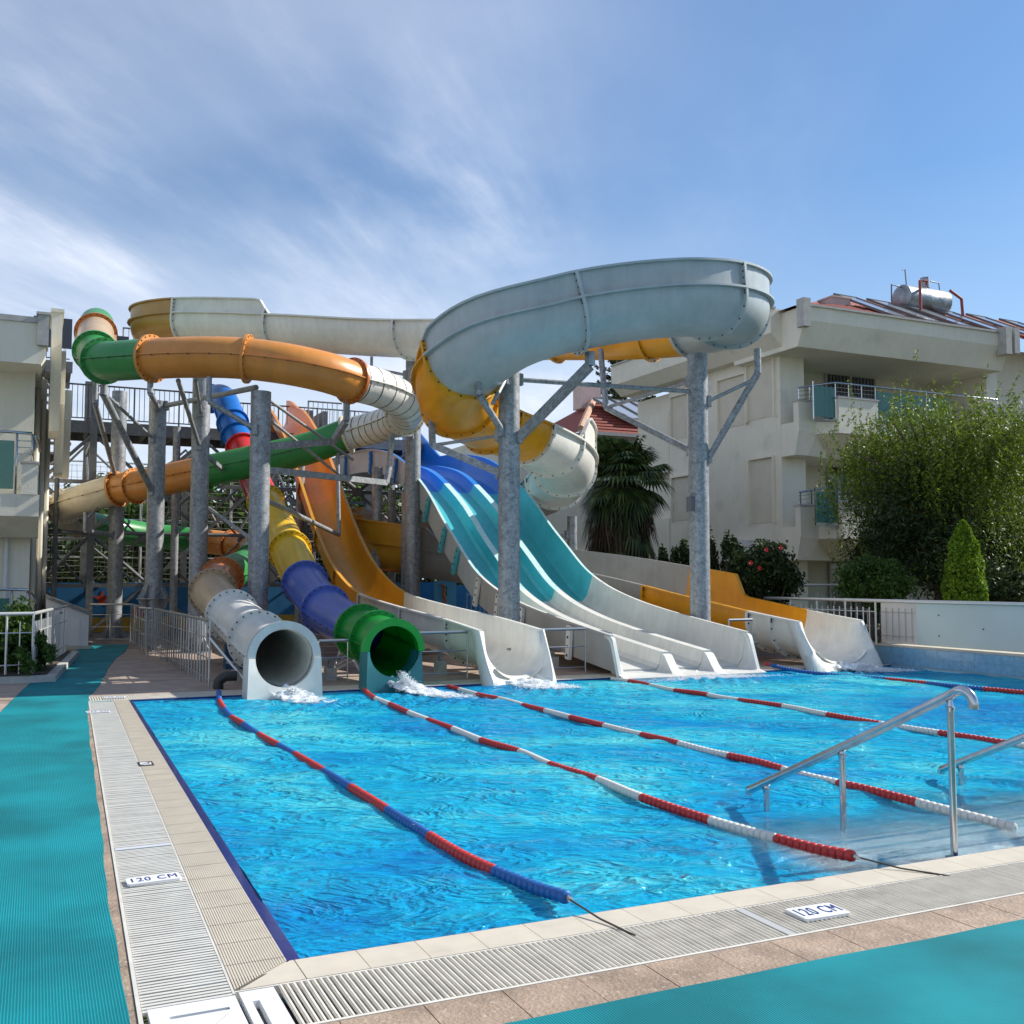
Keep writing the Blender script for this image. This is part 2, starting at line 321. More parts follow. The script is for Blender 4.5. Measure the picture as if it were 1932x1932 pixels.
# submerged entry steps
whst = mat('step_tile_white', (.86, .86, .82), .5, var=.10, vscale=6)
g = G(); st = [(-.035, YN, 4.36), (-.085, 4.36, 4.72), (-.15, 4.72, 5.08), (-.24, 5.08, 5.44), (-.36, 5.44, 5.80)]
for z, a, b in st: g.box(4.25 if z > -.05 else 3.75, 6.9, a+.004, b+.002, zf, z)
so_ = struct('pool_steps', g, whst)
for z, a, b in st[1:]:
    g = G(); g.box(3.74, 6.91, b-.03, b+.006, z-.05, z+.004); link('step_nosing', g, pooltile, so_)
g = G(); g.box(4.24, 6.5, 4.345, 4.365, -.09, -.031); link('step_nosing', g, navy, so_)
# water
def water_mat():
    m = bpy.data.materials.new('pool_water'); m.use_nodes = True; t = m.node_tree; t.nodes.clear(); o = N(t, 'ShaderNodeOutputMaterial')
    g = N(t, 'ShaderNodeNewGeometry'); pos = g.outputs['Position']
    def noise(lo_, sh_, scale, det, dist, rough=.6, rot=-.43, loc=0.):
        mp = N(t, 'ShaderNodeMapping', vector_type='TEXTURE'); mp.inputs['Scale'].default_value = (lo_, sh_, 1); mp.inputs['Rotation'].default_value = (0, 0, rot); mp.inputs['Location'].default_value = (loc, loc, 0); t.links.new(pos, mp.inputs[0])
        n = N(t, 'ShaderNodeTexNoise'); n.inputs['Scale'].default_value = scale; n.inputs['Detail'].default_value = det; n.inputs['Distortion'].default_value = dist; n.inputs['Roughness'].default_value = rough
        t.links.new(mp.outputs[0], n.inputs[0]); return n.outputs[0]
    def M(op, a, b, c=None):
        n = N(t, 'ShaderNodeMath', operation=op)
        for k, v in enumerate((a, b, c)):
            if v is None: continue
            if isinstance(v, (int, float)): n.inputs[k].default_value = v
            else: t.links.new(v, n.inputs[k])
        return n.outputs[0]
    def ridge(x): return M('SUBTRACT', 1.0, M('ABSOLUTE', M('MULTIPLY_ADD', x, 2.6, -1.3), 0))
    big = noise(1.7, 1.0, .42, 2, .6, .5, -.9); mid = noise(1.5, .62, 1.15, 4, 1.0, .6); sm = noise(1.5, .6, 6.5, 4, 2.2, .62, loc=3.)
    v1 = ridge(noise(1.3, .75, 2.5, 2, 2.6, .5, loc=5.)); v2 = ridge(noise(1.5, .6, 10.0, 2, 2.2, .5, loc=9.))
    tone = M('MULTIPLY_ADD', mid, .55, M('MULTIPLY', big, 1.05)); tone = M('MULTIPLY_ADD', sm, .46, tone); tone = M('MULTIPLY_ADD', v1, .14, tone); tone = M('ADD', tone, .06)  # ripple light and caustic veins are painted into the water colour
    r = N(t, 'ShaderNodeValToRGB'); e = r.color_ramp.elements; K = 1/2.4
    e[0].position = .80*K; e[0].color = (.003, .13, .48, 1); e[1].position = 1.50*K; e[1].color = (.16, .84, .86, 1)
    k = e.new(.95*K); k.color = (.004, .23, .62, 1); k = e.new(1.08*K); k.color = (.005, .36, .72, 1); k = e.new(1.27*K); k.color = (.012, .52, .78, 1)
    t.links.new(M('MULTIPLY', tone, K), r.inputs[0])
    h = M('MULTIPLY_ADD', v1, .55, M('MULTIPLY', noise(1.6, .65, 1.6, 3, 1.2, .5, loc=2.), 1.5)); h = M('MULTIPLY_ADD', v2, .14, h); h = M('MULTIPLY_ADD', sm, .22, h)
    bp = N(t, 'ShaderNodeBump'); bp.inputs['Strength'].default_value = 1.0; bp.inputs['Distance'].default_value = .085; t.links.new(h, bp.inputs['Height'])
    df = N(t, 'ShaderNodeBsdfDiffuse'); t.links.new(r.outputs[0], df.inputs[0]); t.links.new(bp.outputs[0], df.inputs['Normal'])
    rf = N(t, 'ShaderNodeBsdfRefraction'); rf.inputs['IOR'].default_value = 1.33; rf.inputs['Roughness'].default_value = .02; rf.inputs[0].default_value = (.62, .94, 1, 1); t.links.new(bp.outputs[0], rf.inputs['Normal'])
    tp = N(t, 'ShaderNodeBsdfTransparent'); tp.inputs[0].default_value = (.55, .92, 1, 1)
    s1 = N(t, 'ShaderNodeMixShader'); t.links.new(rf.outputs[0], s1.inputs[1]); t.links.new(tp.outputs[0], s1.inputs[2])
    # the water over the shallow entry steps holds less colour
    sp_ = N(t, 'ShaderNodeSeparateXYZ'); t.links.new(pos, sp_.inputs[0]); wob_ = M('MULTIPLY_ADD', noise(1.2, 1, 2.2, 3, 1., .5), 1.0, -.5)
    def sstep(x, a, b):
        q = N(t, 'ShaderNodeMapRange', interpolation_type='SMOOTHSTEP'); q.inputs[1].default_value = a; q.inputs[2].default_value = b; t.links.new(x, q.inputs[0]); return q.outputs[0]
    yy = M('ADD', sp_.outputs[1], wob_); xx = M('ADD', sp_.outputs[0], wob_)
    shallow = M('MULTIPLY', M('SUBTRACT', 1.0, sstep(yy, 4.9, 5.8)), M('MULTIPLY', sstep(xx, 3.55, 4.1), M('SUBTRACT', 1.0, sstep(xx, 6.9, 7.4))))
    tcl = N(t, 'ShaderNodeMix', data_type='RGBA'); t.links.new(shallow, tcl.inputs[0]); tcl.inputs[6].default_value = (.55, .92, 1, 1); tcl.inputs[7].default_value = (.93, .985, 1, 1); t.links.new(tcl.outputs[2], tp.inputs[0]); t.links.new(tcl.outputs[2], rf.inputs[0])
    t.links.new(M('MULTIPLY_ADD', shallow, -.02, .55), s1.inputs[0])
    s2 = N(t, 'ShaderNodeMixShader'); t.links.new(M('MULTIPLY_ADD', shallow, .50, .34), s2.inputs[0]); t.links.new(df.outputs[0], s2.inputs[1]); t.links.new(s1.outputs[0], s2.inputs[2])
    gl = N(t, 'ShaderNodeBsdfGlossy'); gl.inputs['Roughness'].default_value = .04; t.links.new(bp.outputs[0], gl.inputs['Normal'])
    fr = N(t, 'ShaderNodeFresnel'); fr.inputs['IOR'].default_value = 1.33; t.links.new(bp.outputs[0], fr.inputs['Normal'])
    s3 = N(t, 'ShaderNodeMixShader'); t.links.new(M('MULTIPLY', fr.outputs[0], .9), s3.inputs[0]); t.links.new(s2.outputs[0], s3.inputs[1]); t.links.new(gl.outputs[0], s3.inputs[2])
    t.links.new(s3.outputs[0], o.inputs[0]); return m
g = G(); nx, ny = 420, 330
gx = np.linspace(0, 1, nx); gy = np.linspace(YN-.004, YF, ny); XX, YY = np.meshgrid(gx, gy)
L = .999+(1.143-.999)*(YY-YN)/(YF-YN); XX = L+(XR-L)*XX
def waves(x, y):
    z = np.zeros_like(x)
    rr = np.random.default_rng(3)
    for i in range(26):
        lam = .22*1.13**i*.75; an = rr.normal(1.15, .75); k = 2*math.pi/lam; ph = rr.uniform(0, 6.28)
        z += .0055*(lam/.6)**.75*np.sin(k*(x*math.cos(an)+y*math.sin(an))+ph+.8*np.sin(x*.9+i)+.6*np.sin(y*1.1-i))/2.6
    return z
edge = np.minimum(1, np.minimum((YY-YN)/.25, (YF-YY)/.2)).clip(.05, 1)
ZZ = -.026+waves(XX, YY)*edge
# churn where the slides run out
for cx, cy in ((3.2, 12.7), (4.7, 12.6), (6.5, 12.7), (9.4, 12.9), (12.6, 13.1)):
    d = np.exp(-(((XX-cx)/.7)**2+((YY-cy)/.7)**2)); ZZ += d*.03*np.sin(XX*19+YY*7)*np.cos(YY*23-XX*5)
g.v.append(np.stack([XX, YY, ZZ], -1).reshape(-1, 3)); g.n = nx*ny
idx = np.arange(nx*ny).reshape(ny, nx); q = np.stack([idx[:-1, :-1], idx[:-1, 1:], idx[1:, 1:], idx[1:, :-1]], -1).reshape(-1, 4)
g.f = q.tolist(); g.m = [0]*len(g.f)
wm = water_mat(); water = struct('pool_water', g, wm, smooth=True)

# left edge: navy finger tiles, ribbed coping; near coping
def strip(g, n0, n1, f0, f1, y0, y1, z0, z1, mi=0):
    a0, a1 = lx(n0, f0, y0), lx(n1, f1, y0); b0, b1 = lx(n0, f0, y1), lx(n1, f1, y1)
    V = [(a0, y0, z0), (a1, y0, z0), (b1, y1, z0), (b0, y1, z0), (a0, y0, z1), (a1, y0, z1), (b1, y1, z1), (b0, y1, z1)]
    g.add(V, [(0, 3, 2, 1), (4, 5, 6, 7), (0, 1, 5, 4), (1, 2, 6, 5), (2, 3, 7, 6), (3, 0, 4, 7)], mi)
cop = thing('pool_coping', 'beige pool edge coping with a navy ribbed strip around the blue water', 'coping', (1, 4, 0))
y = YN-.2
while y < YF:
    y1 = min(y+.247, YF+.02)
    g = G()
    for k in range(22):                       # ribs along the edge
        a = k/22.; b = a+.029
        xa0, xa1 = .71+.235*a, .71+.235*b; xb0, xb1 = .925+.175*a, .925+.175*b
        yy = y if y > YN-.1 else max(y, 3.93+(xa0-.70)*.9)
        if yy < y1: strip(g, xa0, xa1, xb0, xb1, yy+.0015, y1-.0015, -.012, -.001)
    yy = max(y, 3.94)
    strip(g, .705, .94, .92, 1.095, max(y, 3.93+.12) + .0015, y1-.0015, -.03, -.0045)
    link('coping_tile', g, beige, cop)
    y += .25
y = YN
while y < YF:
    g = G(); y1 = min(y+.247, YF)
    for k in range(7):
        a = k/7.; strip(g, .942+.06*a, .942+.06*(a+.10), 1.10+.045*a, 1.10+.045*(a+.10), y, y1, -.03, -.001-.002*k)
    strip(g, .94, 1.003, 1.098, 1.147, y, y1, -.12, -.014)
    link('navy_tile', g, navy, cop); y += .25
x = .72-.0
xs = [.72+.25*i for i in range(54)]
for i, x in enumerate(xs):
    if x > 13.9: break
    g = G(); y0 = 3.925; 
    if i == 0: g.prism([(.72, y0), (.967, y0), (.967, YN-.004), (.952, YN-.004)], -.03, 0.0)
    else: g.box(x+.0015, x+.2485, y0, YN-.004, -.03, 0.0)
    link('coping_tile', g, beige, cop)
    g = G(); g.box(max(x, .95)+.002, x+.248, YN-.003, YN+.010, -.06, -.004); link('navy_tile', g, navy, cop)
g = G(); g.box(1.12, 13.8, YF-.012, YF+.03, -.06, -.004, 0); link('navy_tile', g, navy, cop)

# grates
def grate(name, label, loc): return thing(name, label, 'grate', loc)
gr = grate('overflow_grate', 'white slatted overflow grate along the near edge of the pool', (3, 3.72, 0))
b = G(); b.box(-.0070, .0070, -.188, .188, -.011, -.001); b.box(-.0025, .0025, -.188, .188, -.0009, .0012)
bar = protomesh('grate_bar', b, gratew); x = .865; first = True; k = 0
for i in range(200):
    xx = x+.025*i
    if 2.93 < xx < 2.985: continue
    rz = random.uniform(-.004, .004)
    place(bar, first, gr, (xx, 3.722, random.uniform(-.001, .001)), (0, 0, rz)); first = False
g = G()
for i in range(200, 525): g.box(x+.025*i-.007, x+.025*i+.007, 3.534, 3.91, -.011, 0)
o = link('far_grate_bars', g, gratew, gr); o['kind'] = 'stuff'
g = G(); g.box(.7, 14, 3.515, 3.53, -.05, .002); g.box(.7, 14, 3.9135, 3.9235, -.05, -.002); link('grate_frame', g, gratew, gr)
g = G(); g.box(2.94, 2.985, 3.534, 3.91, -.028, -.002); link('joint_plate', g, mat('joint_grey', (.42, .42, .41), .5), gr)
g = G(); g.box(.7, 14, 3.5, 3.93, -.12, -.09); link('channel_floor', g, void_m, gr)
gl_ = grate('overflow_grate', 'long white slatted grate between the turquoise mat and the left pool edge', (.5, 9, 0))
nb = int((13.7-3.86)/.029); near = []
g2 = G(); proto = None
for i in range(nb):
    y = 3.87+.029*i; a, c = lx(.385, .645, y), lx(.695, .905, y)
    if i < 235:
        if proto is None:
            pg = G(); pg.box(-.5, .5, -.0088, .0088, -.011, -.001); proto = protomesh('grate_bar', pg, gratew2); place(proto, True, gl_, ((a+c)/2, y, 0), (0, 0, 0), (c-a, 1, 1))
        else: place(proto, False, gl_, ((a+c)/2, y, random.uniform(-.0012, .001)), (0, 0, 0), (c-a, 1, 1))
    else: g2.box(a, c, y-.0088, y+.0088, -.011, -.001)
o = link('far_grate_bars', g2, gratew2, gl_); o['kind'] = 'stuff'
g = G(); strip(g, .368, .383, .63, .643, 3.3, 14.3, -.05, .003); strip(g, .697, .706, .906, .915, 3.9, 13.75, -.05, -.002); link('grate_frame', g, gratew2, gl_)
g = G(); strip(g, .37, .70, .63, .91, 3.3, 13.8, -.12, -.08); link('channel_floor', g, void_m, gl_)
for yj in (5.1, 6.18, 6.24, 7.9, 8.25, 9.4, 10.9, 12.1):
    g = G(); strip(g, .386, .694, .646, .904, yj, yj+(.05 if yj == 6.18 else .012), -.002, .0022); link('joint_plate', g, gratew2 if yj != 6.18 else mat('plate_grey', (.52, .54, .58), .4), gl_)
gf_ = grate('overflow_grate', 'shaded white grate along the far pool edge under the slide exits', (6, 14, 0))
g = G()
for i in range(430):
    x = .66+.0305*i; g.box(x, x+.016, 13.83, 14.33, -.03, -.001)
o = link('grate_bars', g, gratew, gf_); o['kind'] = 'stuff'
g = G(); g.box(.64, 13.8, 13.79, 13.825, -.05, .004); g.box(.64, 13.8, 14.335, 14.36, -.05, .002); link('grate_frame', g, gratew, gf_)
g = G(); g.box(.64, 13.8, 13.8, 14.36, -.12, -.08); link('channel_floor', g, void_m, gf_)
# white drain cover plates at the corner
dc = thing('drain_cover', 'white plastic drain cover with a long slot at the pool corner', 'drain cover', (.54, 3.6, 0))
g = G(); g.box(.392, .69, 3.2, 3.735, -.012, .012); g.box(.392, .455, 3.735, 3.757, -.012, .012); g.box(.655, .69, 3.735, 3.757, -.012, .012); g.box(.455, .655, 3.735, 3.757, -.012, .0005, 1); g.box(.392, .69, 3.757, 3.85, -.012, .012)
link('plate', g, [whiteplastic, mat('slot_shadow', (.2, .2, .22), .8)], dc)
g = G(); g.tube([(.66, 3.70, .012), (.56, 3.56, .013), (.42, 3.36, .014)], .012, 8); link('ridge', g, mat('ridge_cream', (.78, .76, .70), .5), dc)
dc2 = thing('drain_cover', 'narrow white drain cover with a dark slot beside the grate end', 'drain cover', (.75, 3.6, 0))
g = G(); g.box(.705, .735, 3.2, 3.86, -.012, .016); g.box(.76, .83, 3.2, 3.86, -.012, .016); g.box(.735, .76, 3.76, 3.86, -.012, .016); g.box(.735, .76, 3.2, 3.76, -.03, -.012, 1); link('plate', g, [whiteplastic, rubberb], dc2)

# deck tiles
tp = G(); tp.box(-.1505, .1505, -.1505, .1505, -.011, 0)
tl = protomesh('deck_tile', tp, travert); first = True
for i in range(20):
    for j in range(3):
        place(tl, first, deck, (1.59-.305*3+.1525+.305*i, 3.515-.1525-.305*j, random.uniform(-.0008, .0006)-.0005), (0, 0, random.choice([0, math.pi/2, math.pi]))); first = False
for j in range(26):
    y = 2.1+.45*j; x = .368+(.63-.368)*(y+.22-YN)/(YF-YN)
    g = G(); g.add([(x-.62, y, -.002), (lx(.366, .628, y), y, -.002), (lx(.366, .628, y+.447), y+.447, -.002), (x-.62, y+.447, -.002), (x-.62, y, -.03), (lx(.366, .628, y), y, -.03), (lx(.366, .628, y+.447), y+.447, -.03), (x-.62, y+.447, -.03)], [(0, 1, 2, 3), (0, 4, 5, 1), (1, 5, 6, 2), (2, 6, 7, 3), (3, 7, 4, 0)])
    link('deck_tile', g, travert, deck)
tp = G(); tp.box(-.298, .298, -.298, .298, -.011, 0)
travert2 = mat('travertine_far', (.34, .26, .21), .8, 0, .25, 2.5, .3, 50, spots=((.17, .125, .10), 1.1, .55, .6))
tl = protomesh('deck_tile', tp, travert2); first = True
for i in range(-4, 11):
    for j in range(17):
        y = 14.37+.3+.6*j; place(tl, first, deck, (.6*i+.3, y, random.uniform(-.001, .001)), (0, 0, random.choice([0, math.pi/2, math.pi]))); first = False
g = G()
for i in range(11, 23):
    for j in range(10): g.box(.6*i+.002, .6*i+.598, 14.372+.6*j, 14.968+.6*j, -.011, -.001)
for i in range(-9, -4):
    for j in range(14): g.box(.6*i+.002, .6*i+.598, 8.372+.6*j, 8.968+.6*j, -.011, -.001)
for i in range(-4, 1):
    for j in range(10): g.box(.6*i+.002, .6*i+.598-(.1 if i == 0 else 0), 8.372+.6*j, 8.968+.6*j, -.011, -.003)
o = link('far_deck_tiles', g, travert2, deck); o['kind'] = 'stuff'

# mats
def mat_weave():
    m = bpy.data.materials.new('anti_slip_mat'); m.use_nodes = True; t = m.node_tree; p = t.nodes['Principled BSDF']
    g = N(t, 'ShaderNodeNewGeometry')
    def wave(rot, sc, dist):
        w = N(t, 'ShaderNodeTexWave', wave_type='BANDS', bands_direction='X'); mp = N(t, 'ShaderNodeMapping'); mp.inputs['Rotation'].default_value = (0, 0, rot); t.links.new(g.outputs['Position'], mp.inputs[0]); t.links.new(mp.outputs[0], w.inputs[0])
        w.inputs['Scale'].default_value = sc; w.inputs['Distortion'].default_value = dist; w.inputs['Detail'].default_value = 1; return w.outputs['Fac']
    a = wave(0, 30, .6); b = wave(math.pi/2, 40, 1.4)
    mu = N(t, 'ShaderNodeMath', operation='MULTIPLY'); t.links.new(a, mu.inputs[0]); t.links.new(b, mu.inputs[1])
    mxx = N(t, 'ShaderNodeMath', operation='MAXIMUM'); t.links.new(mu.outputs[0], mxx.inputs[0])
    pw = N(t, 'ShaderNodeMath', operation='POWER'); t.links.new(a, pw.inputs[0]); pw.inputs[1].default_value = 3; t.links.new(pw.outputs[0], mxx.inputs[1])
    nz = N(t, 'ShaderNodeTexNoise'); nz.inputs['Scale'].default_value = 1.2; nz.inputs['Detail'].default_value = 8; t.links.new(g.outputs['Position'], nz.inputs[0])
    r = N(t, 'ShaderNodeValToRGB'); r.color_ramp.elements[0].color = (.001, .14, .165, 1); r.color_ramp.elements[1].color = (.006, .215, .247, 1); r.color_ramp.elements[0].position = .0; r.color_ramp.elements[1].position = .55
    t.links.new(mxx.outputs[0], r.inputs[0])
    mm_ = N(t, 'ShaderNodeMix', data_type='RGBA', blend_type='MULTIPLY'); mm_.inputs[0].default_value = 1; rr_ = N(t, 'ShaderNodeMapRange'); rr_.inputs[1].default_value = .35; rr_.inputs[2].default_value = .65; rr_.inputs[3].default_value = .72; rr_.inputs[4].default_value = 1.2
    t.links.new(nz.outputs[0], rr_.inputs[0]); t.links.new(r.outputs[0], mm_.inputs[6]); t.links.new(rr_.outputs[0], mm_.inputs[7]); t.links.new(mm_.outputs[2], p.inputs['Base Color'])
    bp = N(t, 'ShaderNodeBump'); bp.inputs['Strength'].default_value = .35; bp.inputs['Distance'].default_value = .003; t.links.new(mxx.outputs[0], bp.inputs['Height']); t.links.new(bp.outputs[0], p.inputs['Normal'])
    p.inputs['Roughness'].default_value = .7; p.inputs['Specular IOR Level'].default_value = .2; return m
mw = mat_weave()
R_ = [(-3, .30), (0, .30), (3.2, .32), (3.8, .33), (4.3, .335), (5.24, .35), (6.28, .385), (7.8, .43), (10.4, .50), (12.5, .57), (14.3, .66), (15.3, .80), (16.3, .92), (18.9, 1.17), (21, 1.42), (23, 1.75), (25.3, 1.98)]
L_ = [(-3, -1.9), (0, -1.7), (3.2, -1.5), (5.24, -1.3), (7.8, -1.0), (10.4, -.65), (12.5, -.38), (13.04, -.32), (14.3, -.22), (15.7, -.11), (18.9, .2), (21, .42), (23, .7), (25.6, 1.13)]
g = G(); ys = np.linspace(-3, 25.5, 300); rows = []
rx = np.interp(ys, [a for a, _ in R_], [b for _, b in R_])+.006*np.sin(ys*5.1)*np.sin(ys*2.3); lxx = np.interp(ys, [a for a, _ in L_], [b for _, b in L_])
M_ = 14; V = []
for i, y in enumerate(ys):
    for j in range(M_+1):
        f = j/M_; x = lxx[i]*(1-f)+rx[i]*f
        z = .0085+.0035*math.sin(y*6.3+f*2)*math.sin(y*2.1+1)*math.exp(-((f-.97)/.12)**2)+.0012*math.sin(y*9+x*4); V.append((x, y, z))
F = [(i*(M_+1)+j, i*(M_+1)+j+1, (i+1)*(M_+1)+j+1, (i+1)*(M_+1)+j) for i in range(len(ys)-1) for j in range(M_)]
nV = len(V); V += [(rx[i], y, -.002) for i, y in enumerate(ys)]
F += [(i*(M_+1)+M_, nV+i, nV+i+1, (i+1)*(M_+1)+M_) for i in range(len(ys)-1)]
g.add(V, F); o = link('floor_mat', g, mw, smooth=True, auto=40); tag(o, 'long turquoise woven anti-slip mat curving towards the slide tower', 'mat')
g = G(); xs_ = np.linspace(.9, 9, 120); V = []
for i, x in enumerate(xs_):
    for j, y in enumerate((3.24, 2.8, 1.6, .2, -1.0)): V.append((x, y+(.004*math.sin(x*3) if j == 0 else 0), .010+.0015*math.sin(x*7+j)))
F = [(i*5+j+1, (i+1)*5+j+1, (i+1)*5+j, i*5+j) for i in range(119) for j in range(4)]
nV = len(V); V += [(x, 3.24+.004*math.sin(x*3), -.002) for x in xs_]; F += [(i*5, (i+1)*5, nV+i+1, nV+i) for i in range(119)]
g.add(V, F); o = link('floor_mat', g, mw, smooth=True, auto=40); tag(o, 'turquoise woven mat lying along the near edge in front of the tiles', 'mat')

# signs
def text_mesh(body, size, extr=.0008):
    cu = bpy.data.curves.new('txt', 'FONT'); cu.body = body; cu.size = size; cu.extrude = extr; cu.align_x = 'CENTER'; cu.align_y = 'CENTER'; cu.space_character = 1.15
    ob = bpy.data.objects.new('txt', cu); COL.objects.link(ob); dg = bpy.context.evaluated_depsgraph_get(); dg.update()
    me = bpy.data.meshes.new_from_object(ob.evaluated_get(dg)); COL.objects.unlink(ob); bpy.data.objects.remove(ob); return me
txt120 = text_mesh('120 CM', .078)
def depth_sign(loc, rz, label, w=.26, d=.115, h=.013, ts=(1, 1)):
    t = thing('depth_sign', label, 'sign', loc); t.rotation_euler = (0, 0, rz); ORG[t.name] = np.zeros(3)
    g = G(); g.prism([(-w/2+.01, -d/2), (w/2-.01, -d/2), (w/2, -d/2+.01), (w/2, d/2-.01), (w/2-.01, d/2), (-w/2+.01, d/2), (-w/2, d/2-.01), (-w/2, -d/2+.01)], 0.001, h); link('plate', g, whiteplastic, t)
    me = txt120.copy(); me.materials.clear(); me.materials.append(signblue); o = bpy.data.objects.new('lettering', me); COL.objects.link(o); o.parent = t; o.location = (0, 0, h+.0008); o.scale = (ts[0]*.82, ts[1]*1.2, 1); return t
depth_sign((3.235, 3.70, .001), math.radians(-2.5), 'white 120 CM depth sign on the near grate, beside the mat', .245, .155, ts=(1, 1.35))
depth_sign((.575, 5.49, .001), math.radians(3), 'white 120 CM depth sign on the left grate, closest to the camera', .255, .115)
depth_sign((.68, 12.62, .001), math.radians(3), 'small 120 CM depth sign on the left grate near its far end', .25, .13)
depth_sign((.95, 14.05, .003), math.radians(2), 'shaded depth sign on the far corner of the grate', .25, .13)
# no-diving tile
nd = thing('warning_tile', 'small black and white tile set in the left pool coping', 'sign', (.86, 8.95, 0))
g = G(); g.box(.80, .915, 8.86, 9.06, -.004, .002); link('tile', g, rubberb, nd)
g = G(); g.box(.815, .90, 8.90, 9.02, .002, .0035); link('white_field', g, whiteplastic, nd)
g = G(); g.obox((.82, 8.91, .0045), (.895, 9.01, .0045), .01, .001); g.tube([(.84, 8.93, .0045), (.87, 8.96, .0045), (.885, 8.94, .0045)], .005, 5); link('pictogram', g, rubberb, nd)

# ================================================================== LANE ROPES
fg = G(); pr_ = [(-.0268, .014), (-.0262, .025), (-.021, .0295), (-.008, .0325), (.006, .0320), (.019, .0285), (.0255, .022), (.0268, .014)]
rows = [[(r*math.cos(2*math.pi*j/14), x, r*math.sin(2*math.pi*j/14)) for j in range(14)] for x, r in pr_]
fg.sweep(rows)
def float_proto(m): return protomesh('float', fg, m, smooth=True, auto=50)
def rope(label, pts, bounds, cols, capend=True, anchor=None, step=.0545):
    P, _ = spline(pts, .05); d = np.r_[0, np.cumsum(np.linalg.norm(np.diff(P, axis=0), axis=1))]
    t = thing('lane_rope', label, 'lane rope', tuple(P[0]), 'lane ropes floating across the pool')
    protos = [None, None]; n = int(d[-1]/step)
    for i in range(n):
        s = (i+.5)*step; p = [np.interp(s, d, P[:, k]) for k in range(3)]; q = [np.interp(min(s+.03, d[-1]), d, P[:, k]) for k in range(3)]; p0 = [np.interp(max(s-.03, 0), d, P[:, k]) for k in range(3)]
        c = 0
        for bnd in bounds:
            if p[1] > bnd: c += 1
        c %= 2; ang = math.atan2(-(q[0]-p0[0]), q[1]-p0[1])+random.uniform(-.05, .05); tilt = math.asin(max(-1, min(1, (q[2]-p0[2])/.06)))
        if protos[c] is None: protos[c] = float_proto(cols[c]); place(protos[c], True, t, p, (tilt, 0, ang))
        else: place(protos[c], False, t, p, (tilt, random.uniform(0, 6), ang))
    g = G(); g.tube(P[::4], .005, 6)
    if anchor is not None:
        a = np.array(anchor, float); m_ = (P[0]+a)/2+np.array((0, 0, -.012)); g.tube([P[0]+(0, .02, 0), m_, a], .0045, 6)
    link('line', g, ropem, t)
    if capend: 
        g = G(); g.tube([P[0]-(0, .03, 0), P[0]+(0, .01, 0)], .013, 10); link('end_clip', g, steel, t)
    return t
zf_ = -.012
def wob(x0, x1, y0, y1, amp, seed, n=16, z=-.012):
    rr = np.random.default_rng(seed); ys = np.linspace(y0, y1, n); return [(x0+(x1-x0)*i/(n-1)+amp*rr.normal()*(0 < i < n-1), y, z+.004*rr.normal()) for i, y in enumerate(ys)]
rope('blue and red lane rope nearest the left pool edge', [(2.245, 4.24, .05), (2.22, 4.6, .016), (2.17, 5.3, zf_), (2.15, 6.2, zf_), (2.13, 7.4, zf_), (2.10, 8.5, zf_), (2.06, 9.5, zf_), (2.03, 10.3, -.016), (2.02, 11.1, -.01), (2.01, 11.7, -.016), (2.05, 12.4, -.01), (2.12, 13.2, -.005), (2.2, 13.8, .06)],
     [4.97, 5.79, 6.58, 7.37, 8.12, 8.96, 9.5, 10.3, 11.05, 11.7, 12.4, 13.2], (floatblue, floatred), anchor=(2.34, 3.80, .0))
rope('second lane rope, red and white, ending between the blue one and the handrail', [(3.955, 4.24, .045), (3.94, 4.6, .015), (3.9, 5.4, zf_), (3.87, 6.2, zf_), (3.92, 6.9, -.016), (3.87, 7.6, zf_), (3.93, 8.3, -.017), (3.86, 9.0, zf_), (3.90, 9.8, -.015), (3.89, 10.5, zf_), (3.92, 11.3, -.016), (3.96, 12.1, zf_), (3.98, 12.7, -.012), (4.08, 13.4, zf_), (4.15, 13.85, .05)],
     [4.82, 5.42, 6.22, 6.92, 7.6, 8.33, 9.03, 9.84, 10.54, 11.27, 12.06, 12.72, 14.0], (floatred, floatwhite), anchor=(4.25, 3.88, .0))
rope('third lane rope, red and white, passing behind the steel handrail', wob(5.49, 5.36, 4.5, 13.75, .018, 5), [5.27, 6.0, 6.65, 7.35, 8.05, 8.7, 9.4, 10.1, 10.69, 11.31, 12.0, 12.59, 13.26], (floatwhite, floatred), capend=False)
rope('fourth lane rope, red and white, leading to the wide blue slide', wob(8.18, 8.05, 5.2, 13.75, .03, 6), [5.9, 6.75, 7.5, 8.3, 9.05, 9.85, 10.6, 11.3, 12.0, 12.7, 13.3], (floatred, floatwhite), capend=False)
rope('farthest lane rope, blue and red, beside the right hand slide', [(12.25, 9.0, zf_), (12.1, 9.8, zf_), (11.95, 10.6, zf_), (11.9, 11.4, zf_), (11.75, 12.3, zf_), (11.55, 13.0, zf_), (11.38, 13.6, .02), (11.25, 14.1, .09)], [9.6, 10.3, 11.2, 11.9, 13.95], (floatblue, floatred), capend=False)

